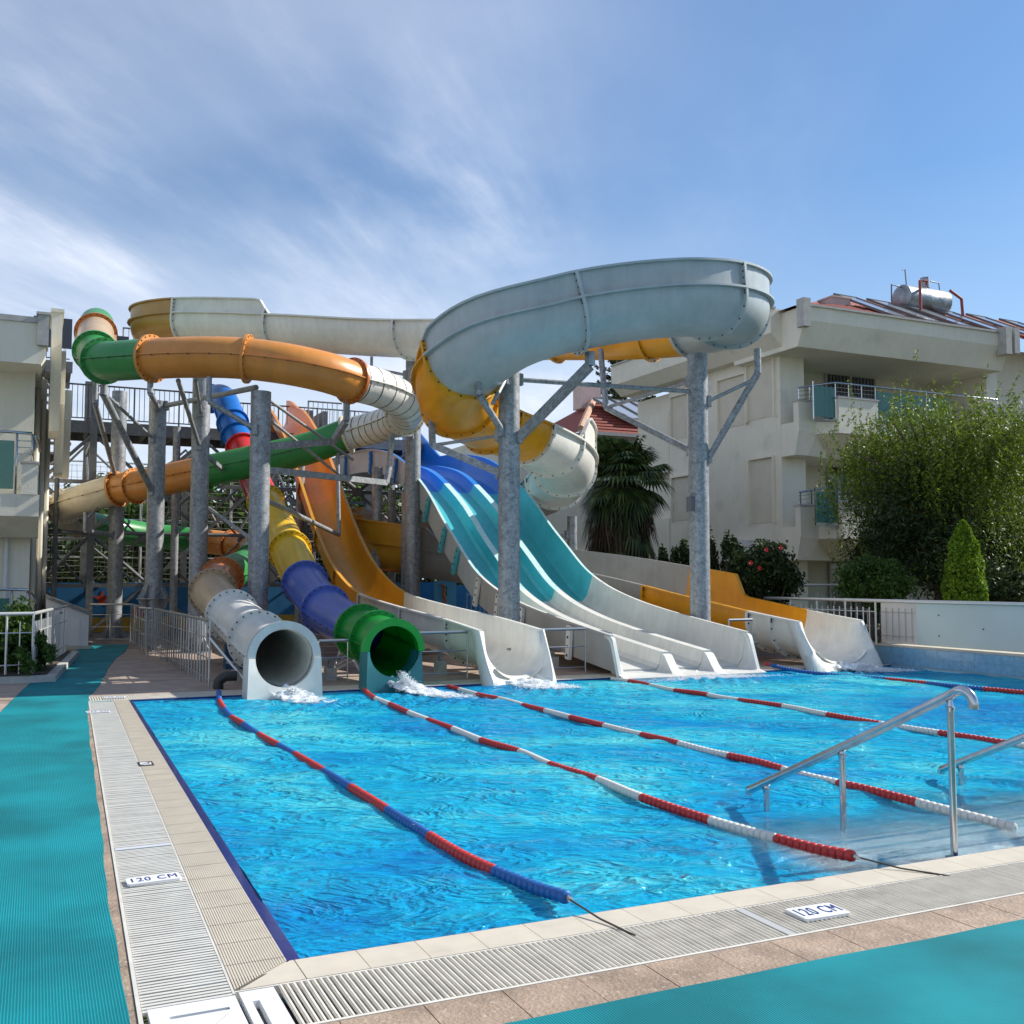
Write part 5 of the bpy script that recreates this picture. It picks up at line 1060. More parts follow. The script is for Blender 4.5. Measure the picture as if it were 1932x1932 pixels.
# balconies
for zb, nm in ((2.72, 0), (-.3, 1)):
    lp('balcony_slab', lambda g: g.prism([(21.75, zb+.42), (21.75, zb), (22.4, zb-.38), (22.96, zb-.38), (22.96, zb+.42)], XL, .02, 'x'), stucco)
    lp('balcony_parapet', lambda g: g.box(-.30, -.02, 21.72, 21.98, zb+.42, zb+1.02))
    lp('parapet_cap', lambda g: g.box(-.33, .01, 21.68, 22.02, zb+1.02, zb+1.06), trim)
    lp('balcony_glass', lambda g: g.box(-4, -.44, 21.78, 21.80, zb+.52, zb+1.45), glassgreen)
    P, _ = spline([(-4, 21.8, zb+1.62), (-.5, 21.8, zb+1.62), (-.15, 21.8, zb+1.58), (-.04, 21.9, zb+1.50), (.0, 22.5, zb+1.35)], .1)
    lp('balcony_rail', lambda g: (g.tube(P, .03, 8), g.rod((-.40, 21.8, zb+.42), (-.40, 21.8, zb+1.6), .022, 6), g.rod((-.13, 21.8, zb+1.05), (-.13, 21.8, zb+1.58), .022, 6), *[g.rod((-.40, 21.8, zb+z), (-.13, 21.8, zb+z), .01, 5) for z in (1.2, 1.33, 1.46)]), steel, smooth=True)
# shed with sloping roof
SH = thing('white_shed', 'small white shed with a sloping roof beside the path', 'shed', (.7, 24, 0))
s0, s1 = onZ(98, 1226), onZ(166, 1226); ys_ = s0[1]
def sp_(name, fn, m): g = G(); fn(g); return link(name, g, m, SH)
xa, xb_ = onY(85, 1226, ys_)[0], onY(166, 1226, ys_)[0]; za, zb_ = onY(85, 1130, ys_)[2], onY(166, 1160, ys_)[2]
wpaint = mat('white_paint', (.66, .65, .64), .6, var=.05)
sp_('wall', lambda g: g.prism([(xa, 0), (xb_, 0), (xb_, zb_), (xa, za)], ys_, ys_+3.0, 'y'), wpaint)
sp_('roof', lambda g: g.prism([(xa, za), (xb_+.05, zb_-.02), (xb_+.05, zb_+.05), (xa, za+.07)], ys_-.05, ys_+3.05, 'y'), mat('shed_roof', (.2, .21, .2), .5))
sp_('door', lambda g: g.prism([(xa+.12, .08), (xb_-.18, .08), (xb_-.18, zb_-.1), (xa+.12, za-.2)], ys_-.02, ys_+.01, 'y'), mat('white_paint2', (.70, .69, .68), .5))
sp_('plinth', lambda g: g.box(xa-.1, xb_+.05, ys_-.12, ys_+.0, 0.002, .07), beige)
sp_('vent', lambda g: g.tube([(xa+.30, ys_-.05, za-.33), (xa+.30, ys_-.01, za-.33)], .045, 10), rubberb)
# planter with white fence, left
pf_ = [q(-60, 1300), q(62, 1290), q(70, 1284), q(150, 1228)]
PL = thing('planter', 'planted bed with a pale kerb behind the left fence', 'planter', (-1.5, 18, 0))
k0, k1, k2 = onZ(-200, 1305), onZ(105, 1288), onZ(150, 1232)
g = G(); g.prism([(-3, 16.2), (k1[0], 16.6), (k2[0]-.05, 22.0), (-3, 22)], 0.002, .10); link('kerb', g, trim, PL)
g = G(); g.prism([(-3, 16.35), (k1[0]-.12, 16.75), (k2[0]-.2, 21.9), (-3, 21.9)], .10, .12); link('soil_bed', g, soil, PL)
fe = thing('garden_fence', 'pale metal fence around the planted bed at the left edge', 'fence', (-.5, 17, 0))
def fence_run(par, a, b, h, gap, zb=.12, m=rail_m, vert=True, toprad=.028, rails=(.25, .72)):
    a = np.array(a, float); b = np.array(b, float); L = np.linalg.norm(b-a); n = int(L/gap)
    g = G(); g.rod(a+(0, 0, h), b+(0, 0, h), toprad, 8); link('top_rail', g, m, par, smooth=True, auto=50)
    for f in rails: g = G(); g.rod(a+(0, 0, h*f), b+(0, 0, h*f), .010, 6); link('cross_rail', g, m, par)
    for i in range(n+1): c = a+(b-a)*i/max(1, n); tall = i % 5 == 0; g = G(); g.rod(c+(0, 0, zb if not tall else .0), c+(0, 0, h if tall else h*.88), .010 if not tall else .018, 6); link('bar', g, m, par)
fence_run(fe, (-3, 16.45, 0), (k1[0]-.32, 16.85, 0), 1.0, .17); fence_run(fe, (k1[0]-.32, 16.85, 0), (k2[0]-.3, 21.6, 0), 1.0, .17)

# ================================================================== FOLIAGE
def leaves(centres, size, rr, up=.3, asp=.45, droop=0.):
    n = len(centres); c = np.asarray(centres); d = rr.normal(size=(n, 3)); d[:, 2] += up; d /= np.linalg.norm(d, axis=1)[:, None]
    if droop: d[:, 2] -= droop; d /= np.linalg.norm(d, axis=1)[:, None]
    e = np.cross(d, rr.normal(size=(n, 3))); e /= np.linalg.norm(e, axis=1)[:, None]
    s = (size*rr.uniform(.6, 1.4, n))[:, None]; a = c-d*s*.5; b = c+e*s*asp*.5; t = c+d*s*.5; f = c-e*s*asp*.5
    V = np.stack([a, b, t, f], 1).reshape(-1, 3); F = np.arange(4*n).reshape(-1, 4); return V, F
def leafobj(name, V, F, m, parent, origin=None):
    me = bpy.data.meshes.new(name); o = ORG.get(parent.name, np.zeros(3)) if parent is not None else np.zeros(3)
    n = len(F); me.vertices.add(len(V)); me.vertices.foreach_set('co', (V-o).ravel()); me.loops.add(4*n); me.loops.foreach_set('vertex_index', F.ravel().astype(np.int32)); me.polygons.add(n)
    me.polygons.foreach_set('loop_start', np.arange(0, 4*n, 4, dtype=np.int32)); me.materials.append(m); me.update(calc_edges=True); me.validate()
    ob = bpy.data.objects.new(name, me); COL.objects.link(ob); ob.parent = parent; return ob
def blob(rr, n, c, r, hollow=.55, lumps=14, lump=.38):
    "points spread through an uneven crown made of lumps"
    L = rr.normal(size=(lumps, 3)); L /= np.linalg.norm(L, axis=1)[:, None]; L *= rr.uniform(.45, .95, (lumps, 1)); k = rr.integers(0, lumps, n)
    p = rr.normal(size=(n, 3)); p /= np.linalg.norm(p, axis=1)[:, None]; p *= (rr.uniform(hollow, 1, (n, 1)))*lump*rr.uniform(.7, 1.2, (lumps,))[k][:, None]
    return (L[k]+p)*np.array(r)+np.array(c)
def tree(label, cat, loc, h, r, n, m, leaf, seed, group=None, trunk=.12, cz=.62, name='tree', lumps=16, up=.3, lump=.4):
    rr = np.random.default_rng(seed); x, y = loc; t = thing(name, label, cat, (x, y, 0), group); g = G()
    g.tube([(x, y, -.05), (x+.05, y, h*.3), (x-.04, y+.05, h*.6)], trunk, 8, rr=[trunk, trunk*.7, trunk*.4])
    for k in range(6):
        a = rr.uniform(0, 6.28); q_ = (x+math.cos(a)*r[0]*.6, y+math.sin(a)*r[1]*.6, h*rr.uniform(.55, .9)); g.tube([(x, y, h*rr.uniform(.2, .45)), q_], .03, 5, rr=[trunk*.45, trunk*.12])
    link('trunk', g, bark, t); V, F = leaves(blob(rr, n, (x, y, h*cz), r, lumps=lumps, lump=lump), leaf, rr, up); leafobj('crown', V, F, m, t); return t
# trees beyond the net
kinds = [('bushy dark evergreen tree', leaf_dark), ('mid green leafy tree', leaf_far), ('dense green tree', leaf_mid)]
places = ['behind the cream bend at the left', 'behind the first column', 'behind the second column', 'behind the third column', 'between third and fourth columns', 'behind the fourth column', 'behind the top of the orange slide', 'right of the orange slide', 'behind the post left of the fifth column', 'behind the fifth column', 'left of the grey bend', 'far beyond the blue slide crest']
for i in range(12):
    u = 100+i*72; k = 42+5*math.sin(i*2.3); c = onD(u, 1094, k); vtop = (930, 915, 920, 905, 900, 880, 868, 872, 860, 875, 900, 880)[i]
    h = 1.5+(1094-vtop)/1932*k; kd = kinds[i % 3]
    tree(kd[0]+' beyond the net, '+places[i], 'tree', (c[0], c[1]), h, (2.3, 2.0, h*.46), 5200, kd[1], .30, 100+i, 'trees beyond the net', .16, .55)
# hedge band low behind mural (uncountable)
rr = np.random.default_rng(55); n = 16000; c = np.stack([rr.uniform(-6, 18, n), rr.uniform(36, 38.5, n), rr.uniform(0, 3.1, n)**1], 1); c[:, 2] *= (.72+.28*np.sin(c[:, 0]*1.1))
V, F = leaves(c, .26, rr); root = thing('hedge', 'loose dark green hedge mass behind the net fence', 'hedge', (5, 37, 0)); o = leafobj('foliage', V, F, leaf_dark, root)
g = G(); 
for i in range(12): g.rod((-5+i*2, 37.2, 0), (-5+i*2+.2, 37.3, 2.2), .06, 6)
link('stems', g, bark, root)
# distant red roofed houses seen through the net
for i, (u, k, lab) in enumerate(((300, 58, 'small red-roofed house far behind the net at the left'), (520, 60, 'pale far house behind the columns'))):
    c = onD(u, 1094, k); t = thing('house', lab, 'house', (c[0], c[1], 0)); g = G(); g.box(c[0]-3, c[0]+3, c[1], c[1]+5, 0, 3); link('wall', g, stucco, t); g = G(); g.prism([(c[0]-3.4, 3.0), (c[0]+3.4, 3.0), (c[0], 4.4)], c[1]-.4, c[1]+5.4, 'y'); link('roof', g, rooftile_m, t)
    g = G(); g.box(c[0]-1.6, c[0]-.6, c[1]-.03, c[1]+.02, 1, 2.2); link('window', g, darkglass, t)
# planter shrub
def shrub(label, c, r, n, m, leaf, seed, name='shrub', group=None, up=.5, lumps=14):
    rr = np.random.default_rng(seed); t = thing(name, label, 'shrub', (c[0], c[1], 0), group); g = G()
    for k in range(5): g.rod((c[0]+.05*k-.1, c[1], 0), (c[0]+rr.normal()*r[0]*.5, c[1]+rr.normal()*r[1]*.4, c[2]), .018, 5)
    link('stems', g, bark, t); V, F = leaves(blob(rr, int(n*1.3), c, r, lumps=lumps*2, lump=.46, hollow=.15), leaf, rr, up, .5); leafobj('foliage', V, F, m, t); return t
shrub('glossy green shrub growing through the pale fence at the left edge', (-.45, 17.6, .62), (.55, .6, .52), 5200, leaf_mid, .085, 61)
shrub('shrub behind the left fence, below the glass balcony', (-1.6, 18.2, .85), (.9, .9, .85), 6000, leaf_mid, .10, 62)
shrub('low shrub at the corner of the planted bed', (-.05, 17.4, .36), (.30, .8, .34), 3600, leaf_mid, .08, 63)

# weeping tree
def weeping():
    c = onD(1772, 1094, 23.5); x, y = c[0], c[1]; t = thing('weeping_tree', 'large weeping tree with yellow-green sunlit top in front of the hotel', 'tree', (x, y, 0)); rr = np.random.default_rng(9)
    g = G(); g.tube([(x, y, 0), (x+.1, y, 1.2), (x-.1, y+.1, 2.3), (x, y, 3.4)], .2, 10, rr=[.22, .18, .14, .08]); ends = []
    for k in range(60):
        a = rr.uniform(0, 6.28); R = 2.3*rr.random()**.6; z1 = 5.05-.155*R*R+rr.normal()*.28; e = np.array((x+.15+R*math.cos(a)*.98, y+R*math.sin(a), z1)); ends.append(e)
        g.tube([(x, y, 1.8+rr.random()), ((x+e[0])/2, (y+e[1])/2, (3+e[2])/2+.3), e], .03, 5, rr=[.07, .04, .015])
    link('trunk', g, bark, t)
    pts = []; dirs = []
    for e in ends:
        for s in range(34):
            o_ = e+rr.normal(size=3)*np.array((.46, .46, .32)); L = rr.uniform(.3, 1.0)
            if s % 3 == 0:        # upright tip shoots
                d_ = np.array((rr.normal()*.45, rr.normal()*.45, 1.0)); L *= .75
                for q_ in np.linspace(0, 1, 24): pts.append(o_+d_*L*q_+rr.normal(size=3)*.022)
            else:
                L = rr.uniform(.6, 2.9); dx_, dy_ = rr.normal(size=2)*.25
                for q_ in np.linspace(0, 1, 42): pts.append(o_+np.array((dx_*q_*1.2, dy_*q_*1.2, -L*q_**1.4))+rr.normal(size=3)*.025)
    pts = np.array(pts); pts = pts[pts[:, 0] > x-1.72+.25*np.sin(pts[:, 2]*3)]; pts = pts[pts[:, 2] > .9+.5*np.sin(pts[:, 0]*2)]
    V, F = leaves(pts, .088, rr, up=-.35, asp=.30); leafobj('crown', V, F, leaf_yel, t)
    bl = blob(rr, 34000, (x, y, 2.55), (2.35, 2.1, 1.75), hollow=.1, lumps=34); V, F = leaves(bl, .13, rr, 0, .3); leafobj('inner_foliage', V, F, leaf_dark, t)  # darker leaf colour inside carries the shade of the crown
weeping()
c = onD(1935, 1094, 26); tree('dark leafy tree at the right edge behind the cypress', 'tree', (c[0], c[1]), 4.9, (2.0, 2.0, 2.0), 14000, leaf_dark, .15, 77, None, .14, .55)
# thuja
def conic(label, u, k, vtop, hw, m, seed):
    c = onD(u, 1094, k); x, y = c[0], c[1]; H = 1.5+(1094-vtop)/1932*k; t = thing('conical_cypress', label, 'tree', (x, y, 0)); rr = np.random.default_rng(seed); n = 15000
    z = rr.random(n)**1.15; R = hw*1.06*(1-z**4.2)**.72*(.80+.20*(1-z))*(.95+.05*np.sin(z*40)); a = rr.uniform(0, 6.28, n); R *= 1-.16*rr.random(n)+.06*np.sin(a*5+z*17)+.05*np.sin(a*9-z*31)
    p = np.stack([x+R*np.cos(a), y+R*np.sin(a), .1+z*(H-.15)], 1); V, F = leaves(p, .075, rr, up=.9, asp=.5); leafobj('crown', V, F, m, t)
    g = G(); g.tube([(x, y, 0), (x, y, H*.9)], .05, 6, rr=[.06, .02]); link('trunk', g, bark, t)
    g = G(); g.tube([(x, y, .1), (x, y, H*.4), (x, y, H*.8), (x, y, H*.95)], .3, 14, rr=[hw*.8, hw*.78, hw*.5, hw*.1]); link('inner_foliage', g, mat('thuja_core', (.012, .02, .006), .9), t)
conic('bright green conical cypress shrub behind the white panel wall', 1820, 19.5, 978, .43, leaf_thuja, 12)
def gp(u, v, k): return onD(u, v, k)
c = gp(1645, 1098, 21); shrub('round green bush in front of the dark ground floor door', (c[0], c[1], c[2]+.02), (.80, .6, .52), 9000, leaf_mid, .075, 71)
c = gp(1445, 1085, 22); shrub('glossy hibiscus bush with red flowers in front of the hotel', (c[0], c[1], c[2]), (.78, .7, .82), 9000, leaf_dark, .10, 72)
hb = bpy.data.objects[[o.name for o in bpy.data.objects if o.get('label', '').startswith('glossy hibiscus')][0]]
fl = mat('hibiscus_red', (.62, .02, .02), .5)
for (u, v) in ((1445, 1037), (1472, 1033), (1416, 1062), (1432, 1072)):
    f_ = gp(u, v, 21.4); g = G()
    for a in range(5):
        an = a*1.257; g.add([f_, f_+(.05*math.cos(an), -.02, .05*math.sin(an)), f_+(.055*math.cos(an+.5), -.01, .055*math.sin(an+.5)), f_+(.045*math.cos(an+1), -.02, .045*math.sin(an+1))], [(0, 1, 2, 3)])
    link('flower', g, fl, hb)
for i, (u, v, w) in enumerate(((1272, 1068, .3), (1295, 1060, .35), (1340, 1055, .4), (1380, 1060, .5), (1250, 1075, .25))):
    c = gp(u, v, 24); shrub('slim leafy sapling '+('left of the tall column, leftmost', 'left of the tall column, second', 'just behind the tall column', 'right of the tall column', 'at the end of the grey channel')[i], (c[0], c[1], c[2]), (w*.5, w*.5, .62), 1400, leaf_dark, .09, 80+i, 'sapling', lumps=8)
rr = np.random.default_rng(91); n = 9000; c = np.stack([rr.uniform(14.6, 26, n), rr.uniform(13.0, 21, n), rr.uniform(0, .35, n)], 1); V, F = leaves(c, .12, rr); o = leafobj('ground_plants', V, F, leaf_dark, None); tag(o, 'low dark ground plants in the garden bed before the hotel', 'plants', kind='stuff')
c = gp(1900, 1105, 21); shrub('dark low shrub right of the conical cypress', (c[0], c[1], c[2]), (1.0, .7, .42), 5000, leaf_dark, .09, 74)

# palm
def palm():
    c = onD(1172, 1094, 31); x, y = c[0], c[1]; t = thing('fan_palm', 'fan palm with a shaggy skirt of dead fronds left of the hotel', 'palm', (x, y, 0)); rr = np.random.default_rng(4)
    zt = 1.5+(1094-895)/1932*31; g = G(); g.tube([(x, y, 0), (x+.05, y, zt*.5), (x, y, zt)], .28, 10, rr=[.34, .28, .22]); link('trunk', g, bark, t)
    def frond(base, d_, L, R, m, droop, name):
        d_ = d_/np.linalg.norm(d_); tip = base+d_*L; g = G(); g.tube([base, (base+tip)/2+(0, 0, .05), tip], .02, 4)
        s = np.cross(d_, (0, 0, 1)); s /= np.linalg.norm(s)+1e-6; n_ = np.cross(s, d_)
        for k in range(22):
            a = -1.9+3.8*k/21; r_ = R*(.75+.25*math.cos(a*.7))*rr.uniform(.9, 1.08); v = d_*math.cos(a)+s*math.sin(a)
            e = tip+v*r_+np.array((0, 0, -droop*r_*r_*.9)); m1 = tip+v*r_*.6+np.array((0, 0, -droop*r_*r_*.12)); w = np.cross(v, n_)*.035
            g.add([tip-w*.4, m1-w*1.25, e, m1+w*1.25, tip+w*.4], [(0, 1, 3, 4), (1, 2, 3)])
        link(name, g, m, t)
    for k in range(95):
        a = rr.uniform(0, 6.28); el = rr.uniform(-.75, 1.25); d_ = np.array((math.cos(a)*math.cos(el), math.sin(a)*math.cos(el), math.sin(el)))
        frond(np.array((x, y, zt-.1)), d_, rr.uniform(.6, 1.05), rr.uniform(.65, .95), leaf_palm, .55, 'frond')
    for k in range(130):
        a = rr.uniform(0, 6.28); zz = zt-rr.uniform(-.1, 2.5); d_ = np.array((math.cos(a)*.75, math.sin(a)*.75, -.75)); frond(np.array((x, y, zz)), d_, rr.uniform(.45, 1.0), rr.uniform(.6, .9), leaf_dead if rr.random() < .55 else leaf_palm, 1.1, 'frond')
palm()
# big dark conifer
def conifer():
    c = onD(1178, 1094, 52); x, y = c[0], c[1]; H = 1.5+(1094-660)/1932*52; t = thing('dark_conifer', 'tall dark conifer rising above the red roof', 'tree', (x, y, 0)); rr = np.random.default_rng(8); pts = []; g = G(); g.tube([(x, y, 0), (x+.1, y, H)], .2, 8, rr=[.3, .05])
    for k in range(110):
        z = H*rr.uniform(.42, 1.0); a = rr.uniform(0, 6.28); L = (.7+2.6*(1-z/H)**.6*1.4)*rr.uniform(.6, 1.1); e = np.array((x+L*math.cos(a), y+L*math.sin(a), z+.25*L)); b = np.array((x, y, z-.1)); g.tube([b, e], .02, 4, rr=[.05, .01])
        for q_ in np.linspace(.15, 1, 34): pts += [b+(e-b)*q_+rr.normal(size=3)*.12*(1.25-q_) for _ in range(3)]
    link('trunk', g, bark, t); V, F = leaves(np.array(pts), .20, rr, .3, .4); leafobj('crown', V, F, leaf_dark, t)
conifer()

# ================================================================== RIGHT BUILDING
RB = thing('hotel_building', 'three-storey cream hotel with balconies and a wide roof overhang at the right', 'building', (24, 28, 0))
XC, YC = 19.6, 23.6
def rp(name, fn, m=stucco, **k): g = G(); fn(g); return link(name, g, m, RB, **k)
YE = onX(1235, 900, XC)[1]
YE2 = onX(1262, 760, XC)[1]
rp('wall', lambda g: (g.box(XC, XC+.9, YC, YE2, -.1, 8.3), g.box(XC+.3, XC+3, YE2, YE2+2.5, -.1, 8.0)))
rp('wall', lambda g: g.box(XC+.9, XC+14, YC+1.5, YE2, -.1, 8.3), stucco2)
rp('side_balcony', lambda g: g.prism([(YE2, 5.2), (YE2+.9, 5.2), (YE2+1.3, 5.9), (YE2+1.3, 8.0-.7), (YE2, 7.3)], XC-.02, XC+2, 'x')); rp('side_balcony', lambda g: g.box(XC-.03, XC+2, YE2, YE2+1.35, 2.2, 3.6)); rp('side_balcony', lambda g: g.box(XC-.03, XC+2, YE2, YE2+1.3, 0, 1.2))
# blind recessed panels on the side wall: frames proud of a recessed field, its tan darkened to deepen the shade
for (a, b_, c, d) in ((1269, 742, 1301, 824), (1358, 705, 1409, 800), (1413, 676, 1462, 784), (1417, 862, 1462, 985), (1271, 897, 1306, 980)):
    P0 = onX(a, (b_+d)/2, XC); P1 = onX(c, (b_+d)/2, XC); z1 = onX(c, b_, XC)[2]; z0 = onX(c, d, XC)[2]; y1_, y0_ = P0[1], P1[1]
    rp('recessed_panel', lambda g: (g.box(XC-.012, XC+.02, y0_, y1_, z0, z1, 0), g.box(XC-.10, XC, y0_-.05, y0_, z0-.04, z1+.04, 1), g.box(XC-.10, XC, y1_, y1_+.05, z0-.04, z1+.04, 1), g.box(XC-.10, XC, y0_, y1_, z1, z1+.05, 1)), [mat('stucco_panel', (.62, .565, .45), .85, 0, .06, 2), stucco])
# eaves
rp('fascia', lambda g: g.prism([(XC-.75, 9.25), (XC-.75, 8.55), (XC-.35, 8.18), (XC+.5, 8.18), (XC+.5, 9.25)], YC-.55, YE2+2.6, 'y'))
rp('fascia_trim', lambda g: g.box(XC-.80, XC-.6, YC-.6, YE2+2.6, 9.25, 9.31), trim)
XE = onY(1860, 700, YC-.6)[0]
rp('fascia', lambda g: g.prism([(YC-1.5, 9.15), (YC-1.5, 8.75), (YC-1.2, 8.05), (YC+1.7, 8.05), (YC+1.7, 9.15)], XC-.35, XE, 'x'))
rp('fascia_trim', lambda g: g.box(XC-.3, XE+.1, YC-1.56, YC-1.4, 9.15, 9.21), trim)
rp('gutter_box', lambda g: (g.box(XC-.45, XC-.2, YC-1.6, YC-1.3, 8.55, 9.35),), trim)
rp('gutter_box', lambda g: (g.box(XE-.5, XE-.25, YC-1.8, YC-1.45, 8.45, 9.3), g.box(XE-.12, XE+.1, YC-1.8, YC-1.45, 8.5, 9.3)), trim)
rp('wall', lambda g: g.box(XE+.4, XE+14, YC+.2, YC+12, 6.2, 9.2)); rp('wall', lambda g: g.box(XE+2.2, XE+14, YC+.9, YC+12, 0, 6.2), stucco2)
rp('wall', lambda g: g.box(XE+.0, XE+.5, YC-.6, YC+12, 0, 8.2))
# roof and chimney
RX0, RX1, RY0, RY1 = XC-.5, XE+9, YC-1.3, YE2+2
rp('roof', lambda g: g.add([(RX0, RY0, 9.18), (RX1, RY0, 9.18), (RX1-2, (RY0+RY1)/2, 11.3), (RX0+6, (RY0+RY1)/2, 11.3), (RX0, RY1, 9.25), (RX1, RY1, 9.25)], [(0, 1, 2, 3), (0, 3, 4), (3, 2, 5, 4)]), rooftile_m)
g = G()
for i in range(60):
    x = RX0+.3+i*.3; f = min(1, (x-RX0)/6); g.tube([(x, RY0+.02, 9.21), (x, RY0+((RY1-RY0)/2)*f*.55, 9.21+2.1*f*.55)], .07, 5)
o = link('roof_tiles', g, rooftile_m, RB); o['kind'] = 'stuff'
cp = onY(1575, 585, YC+.2); rp('chimney', lambda g: (g.box(cp[0]-.35, cp[0]+.35, YC-.1, YC+.5, 9.1, 10.02), g.box(cp[0]-.38, cp[0]+.38, YC-.13, YC+.53, 10.02, 10.07)), pinkst)
# solar panels + tank
pan_m = mat('solar_glass', (.33, .36, .40), .15, .1, coat=.8, var=.15, vscale=3)
for i in range(7):
    a = onY(1640+i*62, 590, YC-.5)[0]
    t = thing('solar_panel', 'tilted solar panel on the hotel roof, %s' % ('first at the left end', 'second from the left end', 'third, in front of the steel tank', 'fourth, right of the steel tank', 'fifth, over the roof edge trim', 'sixth, near the frame edge', 'last one at the right frame edge')[i], 'solar panel', (a, YC-.8, 9.3), 'solar panels on the hotel roof')
    dz = i*-.0; V = [(a+.25, YC-1.15, 9.36), (a+1.16, YC-1.15, 9.34), (a+.32, YC+.35, 10.26), (a-.60, YC+.35, 10.28)]; V = np.array(V); nn = np.array((0, .25, -.45))*.4
    g = G(); g.add(np.vstack([V, V+nn*.2]), [(0, 1, 2, 3), (7, 6, 5, 4), (0, 4, 5, 1), (1, 5, 6, 2), (2, 6, 7, 3), (3, 7, 4, 0)]); link('glass_plate', g, pan_m, t)
    g = G()
    for s in range(4): g.obox(V[s], V[(s+1) % 4], .035, .05)
    link('frame', g, mat('panel_frame', (.13, .11, .11), .5, .3), t)
tk = onY(1742, 568, YC+.6); TK = thing('water_tank', 'dented silver water tank lying on the hotel roof with red pipes', 'water tank', (tk[0], tk[1], 9.9))
r_ = .42; x0, x1 = onY(1700, 560, YC+.6)[0], onY(1778, 560, YC+.6)[0]; zc = tk[2]
tin = mat('tank_tin', (.30, .32, .34), .42, .7, .3, 4, .5, 6)
g = G(); g.tube([(x0, YC+.6, zc), (x0+.02, YC+.6, zc), ((x0+x1)/2-.05, YC+.6, zc), ((x0+x1)/2, YC+.6, zc), ((x0+x1)/2+.05, YC+.6, zc), (x1-.02, YC+.6, zc), (x1, YC+.6, zc)], r_, 24, rr=[r_*.93, r_, r_, r_*1.02, r_, r_, r_*.93]); link('drum', g, tin, TK, smooth=True, auto=50)
redpipe = mat('pipe_red', (.27, .06, .05), .7)
g = G(); g.tube([(x0+.2, YC+.0, zc-.7), (x0+.2, YC+.0, zc+.42), (x0+.5, YC+.0, zc+.45), (x0+.7, YC+.2, zc+.42)], .045, 8); link('red_pipe', g, redpipe, TK)
g = G(); g.tube([(x1-.2, YC+.1, zc+.30), (x1+.3, YC+.1, zc+.08), (x1+.36, YC+.1, zc-.7)], .05, 8); link('red_pipe', g, redpipe, TK)
g = G(); g.tube([((x0+x1)/2+.15, YC+.6, zc+.45), ((x0+x1)/2+.15, YC+.6, zc+.78)], .15, 12); link('filler_neck', g, tin, TK)
g = G(); g.tube([(x0+.25, YC+.6, zc+.4), (x0+.2, YC+.6, zc+.95), (x0+.08, YC+.6, zc+.92)], .02, 6); g.tube([(x0, YC+.6, zc+.35), (x0-.4, YC+.6, zc+.38), (x0-.42, YC+.6, zc-.5)], .025, 6); g.tube([((x0+x1)/2+.4, YC+.6, zc+.7), (x1-.15, YC+.6, zc+.68), (x1-.1, YC+.6, zc+.3)], .02, 6); link('thin_pipes', g, darksteel, TK)
